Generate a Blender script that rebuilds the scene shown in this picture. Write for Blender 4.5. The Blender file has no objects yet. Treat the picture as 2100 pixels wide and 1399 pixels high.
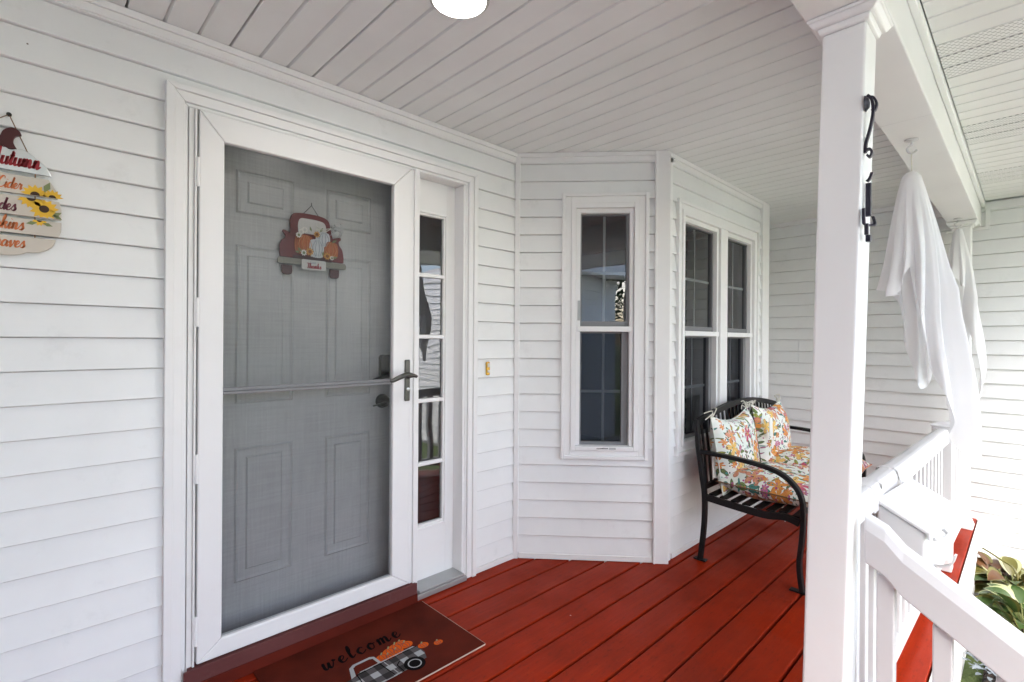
import bpy, bmesh, math, random
from mathutils import Vector, Matrix
random.seed(7)
SC = bpy.context.scene
COL = SC.collection
R = math.radians

# ------------------------------------------------------------------ camera
CAM = Vector((0.0, -2.1, 1.266))
F_PX = 1028.5
yaw, pit, rol = R(46.0), R(-0.05), R(0.38)
fw = Vector((math.cos(yaw) * math.cos(pit), math.sin(yaw) * math.cos(pit), math.sin(pit)))
rt = Vector((math.sin(yaw), -math.cos(yaw), 0))
up = rt.cross(fw)
rt2 = rt * math.cos(rol) + up * math.sin(rol)
up2 = -rt * math.sin(rol) + up * math.cos(rol)
cd = bpy.data.cameras.new('camera')
cd.sensor_width = 36.0
cd.lens = F_PX / 2100 * 36.0
cd.clip_start = 0.02
cd.clip_end = 600
cam = bpy.data.objects.new('camera', cd)
COL.objects.link(cam)
M = Matrix(((rt2.x, up2.x, -fw.x, CAM.x), (rt2.y, up2.y, -fw.y, CAM.y), (rt2.z, up2.z, -fw.z, CAM.z), (0, 0, 0, 1)))
cam.matrix_world = M
SC.camera = cam

# ------------------------------------------------------------------ sky, sun, exposure
SUN_EL, SUN_AZ = 52.0, 222.0     # azimuth measured from +X counter-clockwise (direction the light comes from)
w = bpy.data.worlds.new('World')
SC.world = w
w.use_nodes = True
wn = w.node_tree
bg = wn.nodes['Background']
sky = wn.nodes.new('ShaderNodeTexSky')
sky.sky_type = 'NISHITA'
sky.sun_disc = False
sky.sun_elevation = R(SUN_EL)
sky.sun_rotation = R(90 - SUN_AZ)
sky.air_density = 1.0
sky.dust_density = 4.0
sky.ozone_density = 1.0
hs = wn.nodes.new('ShaderNodeHueSaturation')
hs.inputs['Saturation'].default_value = 1.0      # thin overcast: the sky is nearly white
wn.links.new(sky.outputs[0], hs.inputs['Color'])
wn.links.new(hs.outputs[0], bg.inputs['Color'])
bg.inputs['Strength'].default_value = 0.15
sl = bpy.data.lights.new('sun', 'SUN')
sl.energy = 0.5
sl.angle = R(50)
sl.color = (1.0, 0.995, 0.985)
sun = bpy.data.objects.new('sun', sl)
COL.objects.link(sun)
sd = Vector((math.cos(R(SUN_AZ)) * math.cos(R(SUN_EL)), math.sin(R(SUN_AZ)) * math.cos(R(SUN_EL)), math.sin(R(SUN_EL))))
sun.rotation_euler = sd.to_track_quat('Z', 'Y').to_euler()
sun.location = (0, -8, 8)
vs = SC.view_settings
vs.view_transform = 'Standard'
vs.look = 'None'
vs.exposure = 2.78
vs.gamma = 1.0
vs.use_curve_mapping = False
SC.cycles.max_bounces = 10
SC.cycles.diffuse_bounces = 6
SC.cycles.transparent_max_bounces = 12
SC.cycles.use_denoising = True


# ------------------------------------------------------------------ mesh helpers
class MB:
    def __init__(self):
        self.v, self.f, self.mi, self.uv = [], [], [], {}

    def quad(self, *idx, m=0):
        self.f.append(tuple(idx)); self.mi.append(m)

    def verts(self, pts):
        n = len(self.v)
        self.v += [Vector(p) for p in pts]
        return list(range(n, n + len(pts)))

    def poly(self, pts, m=0):
        self.f.append(tuple(self.verts(pts))); self.mi.append(m)

    def hexa(self, p, m=0):
        i = self.verts(p)
        for q in ((0, 3, 2, 1), (4, 5, 6, 7), (0, 1, 5, 4), (1, 2, 6, 5), (2, 3, 7, 6), (3, 0, 4, 7)):
            self.quad(*[i[k] for k in q], m=m)
        return self

    def box(self, x0, x1, y0, y1, z0, z1, m=0):
        return self.hexa([(x0, y0, z0), (x1, y0, z0), (x1, y1, z0), (x0, y1, z0), (x0, y0, z1), (x1, y0, z1), (x1, y1, z1), (x0, y1, z1)], m)

    def prism(self, pts, vec, m=0):
        vec = Vector(vec)
        a = self.verts(pts)
        b = self.verts([Vector(p) + vec for p in pts])
        n = len(a)
        self.f.append(tuple(a)); self.mi.append(m)
        self.f.append(tuple(reversed(b))); self.mi.append(m)
        for k in range(n):
            self.quad(a[k], b[k], b[(k + 1) % n], a[(k + 1) % n], m=m)
        return self

    def sweep(self, path, w_, h_, side=None, m=0, scale=None):
        """rectangular bar along a path; side = constant sideways axis (width w_)"""
        P = [Vector(p) for p in path]
        rings = []
        for k, p in enumerate(P):
            d = (P[min(k + 1, len(P) - 1)] - P[max(k - 1, 0)]).normalized()
            s = Vector(side).normalized() if side else d.cross(Vector((0, 0, 1))).normalized()
            n = d.cross(s).normalized()
            sc = scale[k] if scale else 1
            rings.append(self.verts([p + s * (w_ / 2 * a * sc) + n * (h_ / 2 * b * sc) for a, b in ((-1, -1), (1, -1), (1, 1), (-1, 1))]))
        for a, b in zip(rings, rings[1:]):
            for k in range(4):
                self.quad(a[k], a[(k + 1) % 4], b[(k + 1) % 4], b[k], m=m)
        self.quad(*reversed(rings[0]), m=m); self.quad(*rings[-1], m=m)
        return self

    def tube(self, path, r, seg=8, m=0):
        P = [Vector(p) for p in path]
        rings = []
        ref = None
        for k, p in enumerate(P):
            d = (P[min(k + 1, len(P) - 1)] - P[max(k - 1, 0)]).normalized()
            if ref is None:
                ref = Vector((0, 0, 1)) if abs(d.z) < .9 else Vector((1, 0, 0))
            a = (ref - d * ref.dot(d)).normalized(); b = d.cross(a); ref = a
            rr = r[k] if isinstance(r, (list, tuple)) else r
            rings.append(self.verts([p + (a * math.cos(t) + b * math.sin(t)) * rr for t in [2 * math.pi * q / seg for q in range(seg)]]))
        for a, b in zip(rings, rings[1:]):
            for k in range(seg):
                self.quad(a[k], a[(k + 1) % seg], b[(k + 1) % seg], b[k], m=m)
        self.f.append(tuple(reversed(rings[0]))); self.mi.append(m)
        self.f.append(tuple(rings[-1])); self.mi.append(m)
        return self

    def lathe(self, prof, c, ax=(0, 0, 1), seg=24, m=0):
        ax = Vector(ax).normalized(); c = Vector(c)
        a = ax.orthogonal().normalized(); b = ax.cross(a)
        rings = []
        for r, h in prof:
            rings.append(self.verts([c + ax * h + (a * math.cos(t) + b * math.sin(t)) * max(r, 1e-4) for t in [2 * math.pi * q / seg for q in range(seg)]]))
        for p, q in zip(rings, rings[1:]):
            for k in range(seg):
                self.quad(p[k], p[(k + 1) % seg], q[(k + 1) % seg], q[k], m=m)
        self.f.append(tuple(reversed(rings[0]))); self.mi.append(m)
        self.f.append(tuple(rings[-1])); self.mi.append(m)
        return self

    def grid(self, fn, nu, nv, cu=False, m=0):
        idx = [[None] * (nv + 1) for _ in range(nu + (0 if cu else 1))]
        for i in range(len(idx)):
            for j in range(nv + 1):
                idx[i][j] = self.verts([fn(i / nu, j / nv)])[0]
                self.uv[idx[i][j]] = (i / nu, j / nv)
        for i in range(nu):
            for j in range(nv):
                i2 = (i + 1) % len(idx) if cu else i + 1
                self.quad(idx[i][j], idx[i2][j], idx[i2][j + 1], idx[i][j + 1], m=m)
        return self

    def build(self, name, mats, parent=None, bevel=0, smooth=False, recalc=True, seg=2):
        off = wloc(parent) if parent is not None else Vector((0, 0, 0))
        me = bpy.data.meshes.new(name)
        me.from_pydata([v - off for v in self.v], [], self.f)
        if not isinstance(mats, (list, tuple)):
            mats = [mats]
        for x in mats:
            me.materials.append(MAT[x])
        if len(mats) > 1:
            for p, k in zip(me.polygons, self.mi):
                p.material_index = k
        if self.uv:
            ul = me.uv_layers.new(name='UVMap')
            for lp in me.loops:
                ul.data[lp.index].uv = self.uv.get(lp.vertex_index, (0, 0))
        if recalc:
            bm = bmesh.new(); bm.from_mesh(me)
            bmesh.ops.recalc_face_normals(bm, faces=bm.faces)
            bm.to_mesh(me); bm.free()
        if smooth:
            for p in me.polygons:
                p.use_smooth = True
            me.set_sharp_from_angle(angle=R(smooth if smooth is not True else 40))
        o = bpy.data.objects.new(name, me)
        COL.objects.link(o)
        if parent is not None:
            o.parent = parent
        if bevel:
            b = o.modifiers.new('bevel', 'BEVEL')
            b.width = bevel; b.segments = seg; b.limit_method = 'ANGLE'; b.angle_limit = R(35)
        return o


def wloc(o):
    p = Vector((0, 0, 0))
    while o is not None:
        p += o.location; o = o.parent
    return p


def empty(name, loc=(0, 0, 0), parent=None):
    o = bpy.data.objects.new(name, None)
    COL.objects.link(o)
    o.empty_display_size = .1
    if parent is not None:
        o.parent = parent
        o.location = Vector(loc) - wloc(parent)
    else:
        o.location = loc
    return o


def tag(o, label, cat, group=None):
    o['label'] = label; o['category'] = cat
    if group: o['group'] = group
    return o


def struct(o, label=None):
    o['kind'] = 'structure'
    if label: o['label'] = label
    return o


def smoothpath(pts, n=6, closed=False):
    P = [Vector(p) for p in pts]
    out = []
    N = len(P)
    for i in range(N if closed else N - 1):
        if closed:
            p0, p1, p2, p3 = P[(i - 1) % N], P[i], P[(i + 1) % N], P[(i + 2) % N]
        else:
            p0, p1, p2, p3 = P[max(i - 1, 0)], P[i], P[i + 1], P[min(i + 2, N - 1)]
        for k in range(n):
            t = k / n
            out.append(.5 * ((2 * p1) + (p2 - p0) * t + (2 * p0 - 5 * p1 + 4 * p2 - p3) * t * t + (-p0 + 3 * p1 - 3 * p2 + p3) * t ** 3))
    if not closed: out.append(P[-1])
    return out


# ------------------------------------------------------------------ materials
MAT = {}


class NT:
    def __init__(self, name):
        self.mat = bpy.data.materials.new(name)
        self.mat.use_nodes = True
        self.t = self.mat.node_tree
        self.b = self.t.nodes['Principled BSDF']
        self.out = self.t.nodes['Material Output']
        MAT[name] = self.mat

    def n(self, ty, ins=None, **props):
        nd = self.t.nodes.new('ShaderNode' + ty)
        for k, v in props.items(): setattr(nd, k, v)
        for k, v in (ins or {}).items(): self.set(nd.inputs[k], v)
        return nd

    def set(self, sock, v):
        if isinstance(v, bpy.types.NodeSocket): self.t.links.new(v, sock)
        elif isinstance(v, bpy.types.Node): self.t.links.new(v.outputs[0], sock)
        else: sock.default_value = v

    def math(self, op, a, b=None, c=None):
        nd = self.n('Math', operation=op)
        self.set(nd.inputs[0], a)
        if b is not None: self.set(nd.inputs[1], b)
        if c is not None: self.set(nd.inputs[2], c)
        return nd.outputs[0]

    def mix(self, f, a, b):
        nd = self.n('Mix', data_type='RGBA')
        self.set(nd.inputs[0], f); self.set(nd.inputs[6], a); self.set(nd.inputs[7], b)
        return nd.outputs[2]

    def ramp(self, f, stops, interp='LINEAR'):
        nd = self.n('ValToRGB')
        cr = nd.color_ramp; cr.interpolation = interp
        while len(cr.elements) < len(stops): cr.elements.new(.5)
        for e, (p, c) in zip(cr.elements, stops):
            e.position = p; e.color = c if len(c) == 4 else (*c, 1)
        self.set(nd.inputs[0], f)
        return nd.outputs[0]

    def P(self, **k):
        for a, v in k.items(): self.set(self.b.inputs[a.replace('_', ' ')], v)
        return self

    def bump(self, h, strength=.2, dist=.002):
        nd = self.n('Bump', {'Height': h, 'Strength': strength, 'Distance': dist})
        self.set(self.b.inputs['Normal'], nd.outputs[0])


def c4(c): return (*c, 1)


def mat_paint(name, col, rough=.45, var=.05, dirt=0, grain=None, speck=0, bump=.12, metal=0, spec=.5, warm=None):
    m = NT(name)
    tc = m.n('TexCoord').outputs['Object']
    geo = m.n('NewGeometry').outputs['Position']
    n1 = m.n('TexNoise', {'Vector': geo, 'Scale': 2.3, 'Detail': 5.0, 'Roughness': .6})
    c = m.mix(m.math('MULTIPLY', m.ramp(n1.outputs[0], [(.3, (0, 0, 0)), (.75, (1, 1, 1))]), 1.0), c4([x * (1 - var) for x in col]), c4([min(1, x * (1 + var * .6)) for x in col]))
    if dirt:
        n2 = m.n('TexNoise', {'Vector': geo, 'Scale': 7.0, 'Detail': 8.0, 'Roughness': .7})
        c = m.mix(m.ramp(n2.outputs[0], [(.58, (0, 0, 0)), (.8, (dirt, dirt, dirt))]), c, c4([x * .55 for x in col]) if warm is None else c4(warm))
    if speck:
        v = m.n('TexVoronoi', {'Vector': geo, 'Scale': 9.0, 'Randomness': 1.0})
        rnd = m.math('GREATER_THAN', m.n('SeparateColor', {'Color': v.outputs['Color']}).outputs[0], 1 - speck)
        near = m.math('LESS_THAN', v.outputs['Distance'], .028)
        c = m.mix(m.math('MULTIPLY', rnd, near), c, (.18, .16, .14, 1))
    m.P(Base_Color=c, Roughness=rough, Metallic=metal)
    m.set(m.b.inputs['Specular IOR Level'], spec)
    if bump:
        if grain == 'x': sc = (1, 30, 30)
        elif grain == 'z': sc = (40, 40, 1.5)
        else: sc = (12, 12, 12)
        mp = m.n('Mapping', {'Vector': geo, 'Scale': sc})
        nb = m.n('TexNoise', {'Vector': mp, 'Scale': 4.0, 'Detail': 6.0, 'Roughness': .6})
        m.bump(nb.outputs[0], bump, .002)
    return m


mat_paint('vinyl', (.81, .82, .82), rough=.5, var=.06, dirt=.28, speck=.12, bump=.05, spec=.35)
mat_paint('trim', (.83, .83, .83), rough=.45, var=.03, dirt=.10, speck=.05, bump=.04, spec=.4)
mat_paint('trim_worn', (.80, .80, .79), rough=.5, var=.05, dirt=.35, speck=.15, bump=.05, warm=(.42, .40, .37))
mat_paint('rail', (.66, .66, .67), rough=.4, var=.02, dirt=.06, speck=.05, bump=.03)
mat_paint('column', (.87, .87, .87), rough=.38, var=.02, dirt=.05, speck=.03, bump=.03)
mat_paint('ceiling', (.785, .80, .80), rough=.5, var=.05, dirt=.12, bump=.04, spec=.3)
mat_paint('soffit', (.80, .80, .79), rough=.5, var=.03, dirt=.05, bump=.04, spec=.3)
mat_paint('dark_gap', (.05, .047, .045), rough=.9, bump=0)
mat_paint('door', (.52, .52, .515), rough=.55, var=.10, dirt=.18, grain='z', bump=.35, spec=.3)
mat_paint('black_metal', (.007, .007, .008), rough=.48, var=.2, bump=.1, spec=.3)
mat_paint('iron', (.016, .014, .03), rough=.45, var=.2, bump=.1)
mat_paint('bronze', (.10, .098, .088), rough=.35, var=.15, bump=.05, metal=.7)
mat_paint('dark_bronze', (.02, .019, .018), rough=.32, var=.1, bump=.03, metal=.5)
mat_paint('aluminium', (.42, .43, .43), rough=.4, var=.15, dirt=.5, metal=.6, grain='x', bump=.2)
mat_paint('grey_frame', (.20, .20, .21), rough=.5, var=.08, bump=.04)
mat_paint('muntin_grey', (.55, .56, .56), rough=.5, bump=0)
mat_paint('backing', (.70, .70, .70), rough=.8, bump=0)
mat_paint('interior', (.05, .05, .055), rough=.9, bump=0)  # near black, so the rooms look unlit through the glass
mat_paint('cord', (.22, .12, .06), rough=.9, bump=0)
mat_paint('black', (.012, .012, .012), rough=.6, bump=0)
mat_paint('sign_red', (.15, .008, .010), rough=.5, var=.3, dirt=.2, bump=.05)
mat_paint('sign_darkred', (.06, .006, .008), rough=.5, var=.25, bump=.05)
mat_paint('sign_grey', (.24, .23, .19), rough=.6, var=.15, bump=.05)
mat_paint('sign_white', (.62, .60, .58), rough=.6, var=.1, bump=.05)
mat_paint('pumpkin', (.50, .13, .025), rough=.55, var=.35, dirt=.5, bump=.05)
mat_paint('pumpkin_white', (.66, .68, .70), rough=.55, var=.15, bump=.05)
mat_paint('pumpkin_line', (.62, .30, .12), rough=.6, bump=0)
mat_paint('line_blue', (.30, .35, .42), rough=.6, bump=0)
mat_paint('flower_gold', (.72, .34, .05), rough=.6, var=.4, bump=0)
mat_paint('flower_brown', (.22, .07, .015), rough=.6, bump=0)
mat_paint('flower_white', (.78, .74, .68), rough=.6, bump=0)
mat_paint('leaf_paint', (.20, .24, .10), rough=.6, var=.3, bump=0)
mat_paint('sunflower', (.80, .47, .03), rough=.6, var=.3, bump=0)
mat_paint('sunflower_core', (.05, .025, .012), rough=.8, bump=0)
mat_paint('galvanised', (.62, .64, .64), rough=.28, var=.25, dirt=.25, bump=.15, metal=.75)
mat_paint('sign_wood', (.60, .55, .48), rough=.65, var=.12, dirt=.25, grain='x', bump=.2, warm=(.48, .52, .46))
mat_paint('sign_edge', (.22, .13, .08), rough=.8, bump=.1)
mat_paint('letter_red', (.34, .02, .03), rough=.6, bump=0)
mat_paint('letter_orange', (.62, .17, .05), rough=.6, var=.3, bump=0)
mat_paint('letter_plum', (.16, .03, .05), rough=.6, bump=0)
mat_paint('mat_pumpkin', (.66, .11, .015), rough=.9, var=.35, dirt=.4, bump=.1, spec=.05, warm=(.42, .045, .01))
mat_paint('mat_print_black', (.006, .005, .005), rough=.9, bump=.1, spec=.05)
mat_paint('mat_print_white', (.42, .42, .42), rough=.85, var=.2, bump=.1)
mat_paint('mat_edge', (.55, .42, .34), rough=.8, bump=.1)
mat_paint('paper', (.80, .80, .76), rough=.7, var=.06, bump=.02)
mat_paint('cord_white', (.70, .68, .60), rough=.8, bump=0)
mat_paint('brass', (.55, .33, .05), rough=.3, var=.15, bump=.05, metal=.8)
mat_paint('threshold', (.125, .042, .040), rough=.6, var=.2, dirt=.5, grain='x', bump=.3, spec=.15, warm=(.22, .12, .12))
mat_paint('deck_red_dimmed', (.105, .012, .006), rough=.6, var=.25, dirt=.5, grain='x', bump=.3, spec=.12, warm=(.06, .010, .006))  # deck red darkened to offset the strong light on the filler strip
mat_paint('stem_green', (.14, .16, .05), rough=.6, bump=.1)
mat_paint('foundation', (.42, .41, .39), rough=.9, var=.15, dirt=.4, bump=.5)
mat_paint('concrete', (.42, .41, .39), rough=.9, var=.12, dirt=.4, bump=.5)
mat_paint('shingle', (.06, .058, .06), rough=.95, var=.3, dirt=.5, bump=.6)
mat_paint('lamp_ring', (.45, .44, .42), rough=.4, bump=0)
mat_paint('lens', (.8, .8, .8), rough=.4, bump=0)

m = NT('deck_red')
geo = m.n('NewGeometry').outputs['Position']
oi = m.n('ObjectInfo').outputs['Random']
mp = m.n('Mapping', {'Vector': geo, 'Scale': (1.0, 14, 14)})
ng = m.n('TexNoise', {'Vector': mp, 'Scale': 3.0, 'Detail': 8.0, 'Roughness': .65})
nl = m.n('TexNoise', {'Vector': geo, 'Scale': 3.1, 'Detail': 4.0})
c = m.ramp(ng.outputs[0], [(.25, (.24, .015, .002)), (.55, (.32, .020, .002)), (.8, (.39, .034, .005))])
c = m.mix(m.ramp(nl.outputs[0], [(.42, (0, 0, 0)), (.72, (.55, .55, .55))]), c, (.165, .024, .013, 1))
c = m.mix(m.math('MULTIPLY', oi, .30), c, (.19, .024, .012, 1))
ns = m.n('TexNoise', {'Vector': m.n('Mapping', {'Vector': geo, 'Scale': (.5, 1.4, 1)}), 'Scale': 48.0, 'Detail': 5.0, 'Roughness': .7})
c = m.mix(m.ramp(ns.outputs[0], [(.54, (0, 0, 0)), (.72, (.75, .75, .75))]), c, (.13, .016, .007, 1))
nh_ = m.n('TexNoise', {'Vector': geo, 'Scale': 17.0, 'Detail': 7.0, 'Roughness': .75})
c = m.mix(m.ramp(nh_.outputs[0], [(.60, (0, 0, 0)), (.78, (.5, .5, .5))]), c, (.42, .065, .022, 1))
mk = m.n('TexNoise', {'Vector': m.n('Mapping', {'Vector': geo, 'Scale': (6, 34, 1)}), 'Scale': 1.0, 'Detail': 6.0, 'Roughness': .7})
c = m.mix(m.ramp(mk.outputs[0], [(.66, (0, 0, 0)), (.74, (.6, .6, .6))]), c, (.075, .014, .008, 1))
v = m.n('TexVoronoi', {'Vector': geo, 'Scale': 5.0})
sp = m.math('MULTIPLY', m.math('LESS_THAN', v.outputs['Distance'], .02), m.math('GREATER_THAN', m.n('SeparateColor', {'Color': v.outputs['Color']}).outputs[1], .6))
c = m.mix(sp, c, (.6, .5, .45, 1))
m.P(Base_Color=c, Roughness=m.ramp(nl.outputs[0], [(.35, (.30, .30, .30)), (.7, (.62, .62, .62))]))
m.set(m.b.inputs['Specular IOR Level'], .09)
m.bump(m.math('ADD', ng.outputs[0], m.math('MULTIPLY', ns.outputs[0], .4)), .28, .003)

m = NT('mat_field')
geo = m.n('NewGeometry').outputs['Position']
n1 = m.n('TexNoise', {'Vector': geo, 'Scale': 6.0, 'Detail': 6.0})
n2 = m.n('TexNoise', {'Vector': geo, 'Scale': 420.0, 'Detail': 2.0})
c = m.ramp(n1.outputs[0], [(.3, (.068, .011, .006)), (.7, (.112, .016, .008))])
m.P(Base_Color=c, Roughness=.85)
m.set(m.b.inputs['Specular IOR Level'], .08)
m.bump(n2.outputs[0], .5, .002)

m = NT('plaid')          # buffalo check print on the mat truck
tc = m.n('NewGeometry').outputs['Position']
sx = m.n('SeparateXYZ', {'Vector': tc})
fx = m.math('GREATER_THAN', m.math('FRACT', m.math('MULTIPLY', sx.outputs[0], 1 / .064)), .5)
fy = m.math('GREATER_THAN', m.math('FRACT', m.math('MULTIPLY', sx.outputs[1], 1 / .064)), .5)
s_ = m.math('MULTIPLY', m.math('ADD', fx, fy), .5)
nz = m.n('TexNoise', {'Vector': tc, 'Scale': 700.0})
c = m.ramp(s_, [(0, (.012, .011, .011)), (.4, (.085, .075, .078)), (.8, (.46, .47, .48))], 'CONSTANT')
c = m.mix(m.math('MULTIPLY', nz.outputs[0], .35), c, (.03, .02, .02, 1))
m.P(Base_Color=c, Roughness=.85)

m = NT('perforated')     # vented vinyl soffit: rows of small slots
geo = m.n('NewGeometry').outputs['Position']
sx = m.n('SeparateXYZ', {'Vector': geo})
row = m.math('MULTIPLY', sx.outputs[0], 1 / .0128)
ri = m.math('FLOOR', row)
off = m.math('MULTIPLY', m.math('MODULO', ri, 2.0), .5)
cx = m.math('SUBTRACT', m.math('FRACT', m.math('ADD', m.math('MULTIPLY', sx.outputs[1], 1 / .02), off)), .5)
cy = m.math('SUBTRACT', m.math('FRACT', row), .5)
d = m.math('ADD', m.math('POWER', m.math('MULTIPLY', m.math('ABSOLUTE', cx), 2.9), 2.0), m.math('POWER', m.math('MULTIPLY', m.math('ABSOLUTE', cy), 4.6), 2.0))
hole = m.math('LESS_THAN', d, 1.0)
m.P(Base_Color=m.mix(hole, (.80, .80, .79, 1), (.40, .40, .40, 1)), Roughness=.5)
m.bump(m.math('SUBTRACT', 1.0, hole), .6, .003)

m = NT('glass')
fr = m.n('Fresnel', {'IOR': 2.1})
tr = m.n('BsdfTransparent', {'Color': (.80, .82, .82, 1)})
geo = m.n('NewGeometry').outputs['Position']
wv = m.n('TexNoise', {'Vector': geo, 'Scale': 3.5, 'Detail': 1.0})
bp = m.n('Bump', {'Height': wv.outputs[0], 'Strength': .10, 'Distance': .02})
gl = m.n('BsdfGlossy', {'Color': (.95, .97, 1, 1), 'Roughness': .01, 'Normal': bp.outputs[0]})
m.set(fr.inputs['Normal'], bp.outputs[0])
mx = m.n('MixShader', {0: fr.outputs[0], 1: tr.outputs[0], 2: gl.outputs[0]})
m.t.links.new(mx.outputs[0], m.out.inputs['Surface'])

m = NT('screened_glass')   # lower sash: glass seen through an insect screen
fr = m.n('Fresnel', {'IOR': 1.7})
tr = m.n('BsdfTransparent', {'Color': (.55, .56, .57, 1)})
gl = m.n('BsdfGlossy', {'Color': (.50, .54, .60, 1), 'Roughness': .03})
mx = m.n('MixShader', {0: fr.outputs[0], 1: tr.outputs[0], 2: gl.outputs[0]})
df = m.n('BsdfDiffuse', {'Color': (.03, .03, .033, 1)})
mx2 = m.n('MixShader', {0: .22, 1: mx.outputs[0], 2: df.outputs[0]})
m.t.links.new(mx2.outputs[0], m.out.inputs['Surface'])

m = NT('storm_glass')    # faintly dirty, low glare storm-door glazing
fr = m.n('Fresnel', {'IOR': 1.35})
tr = m.n('BsdfTransparent', {'Color': (.86, .865, .87, 1)})
gl = m.n('BsdfGlossy', {'Color': (.9, .9, .9, 1), 'Roughness': .25})
mx = m.n('MixShader', {0: fr.outputs[0], 1: tr.outputs[0], 2: gl.outputs[0]})
df = m.n('BsdfDiffuse', {'Color': (.055, .055, .058, 1)})       # fine insect screen behind the glass
geo = m.n('NewGeometry').outputs['Position']
na = m.n('TexNoise', {'Vector': m.n('Mapping', {'Vector': geo, 'Scale': (150, 1, 5)}), 'Scale': 1.0, 'Detail': 3.0})
nb_ = m.n('TexNoise', {'Vector': m.n('Mapping', {'Vector': geo, 'Scale': (5, 1, 150)}), 'Scale': 1.0, 'Detail': 3.0})
nz = m.n('TexNoise', {'Vector': geo, 'Scale': 5.0, 'Detail': 8.0, 'Roughness': .7})
wsum = m.math('MULTIPLY', m.math('ADD', m.math('ADD', na.outputs[0], nb_.outputs[0]), nz.outputs[0]), .333)
mx2 = m.n('MixShader', {0: m.ramp(wsum, [(.36, (.03, .03, .03)), (.64, (.22, .22, .22))]), 1: mx.outputs[0], 2: df.outputs[0]})
m.t.links.new(mx2.outputs[0], m.out.inputs['Surface'])

m = NT('lamp_glow')
m.P(Base_Color=(.9, .9, .9, 1), Roughness=.5)
m.set(m.b.inputs['Emission Color'], (1, .97, .92, 1))
m.set(m.b.inputs['Emission Strength'], 14.0)

m = NT('ghost_cloth')
geo = m.n('NewGeometry').outputs['Position']
wv = m.n('TexNoise', {'Vector': geo, 'Scale': 900.0, 'Detail': 1.0})
n2 = m.n('TexNoise', {'Vector': geo, 'Scale': 9.0, 'Detail': 4.0})
c = m.mix(n2.outputs[0], (.88, .88, .89, 1), (.92, .92, .93, 1))
df = m.n('BsdfDiffuse', {'Color': c})
tl = m.n('BsdfTranslucent', {'Color': c})
bp = m.n('Bump', {'Height': wv.outputs[0], 'Strength': .15, 'Distance': .001})
m.set(df.inputs['Normal'], bp.outputs[0])
mx = m.n('MixShader', {0: .25, 1: df.outputs[0], 2: tl.outputs[0]})
m.t.links.new(mx.outputs[0], m.out.inputs['Surface'])


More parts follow.
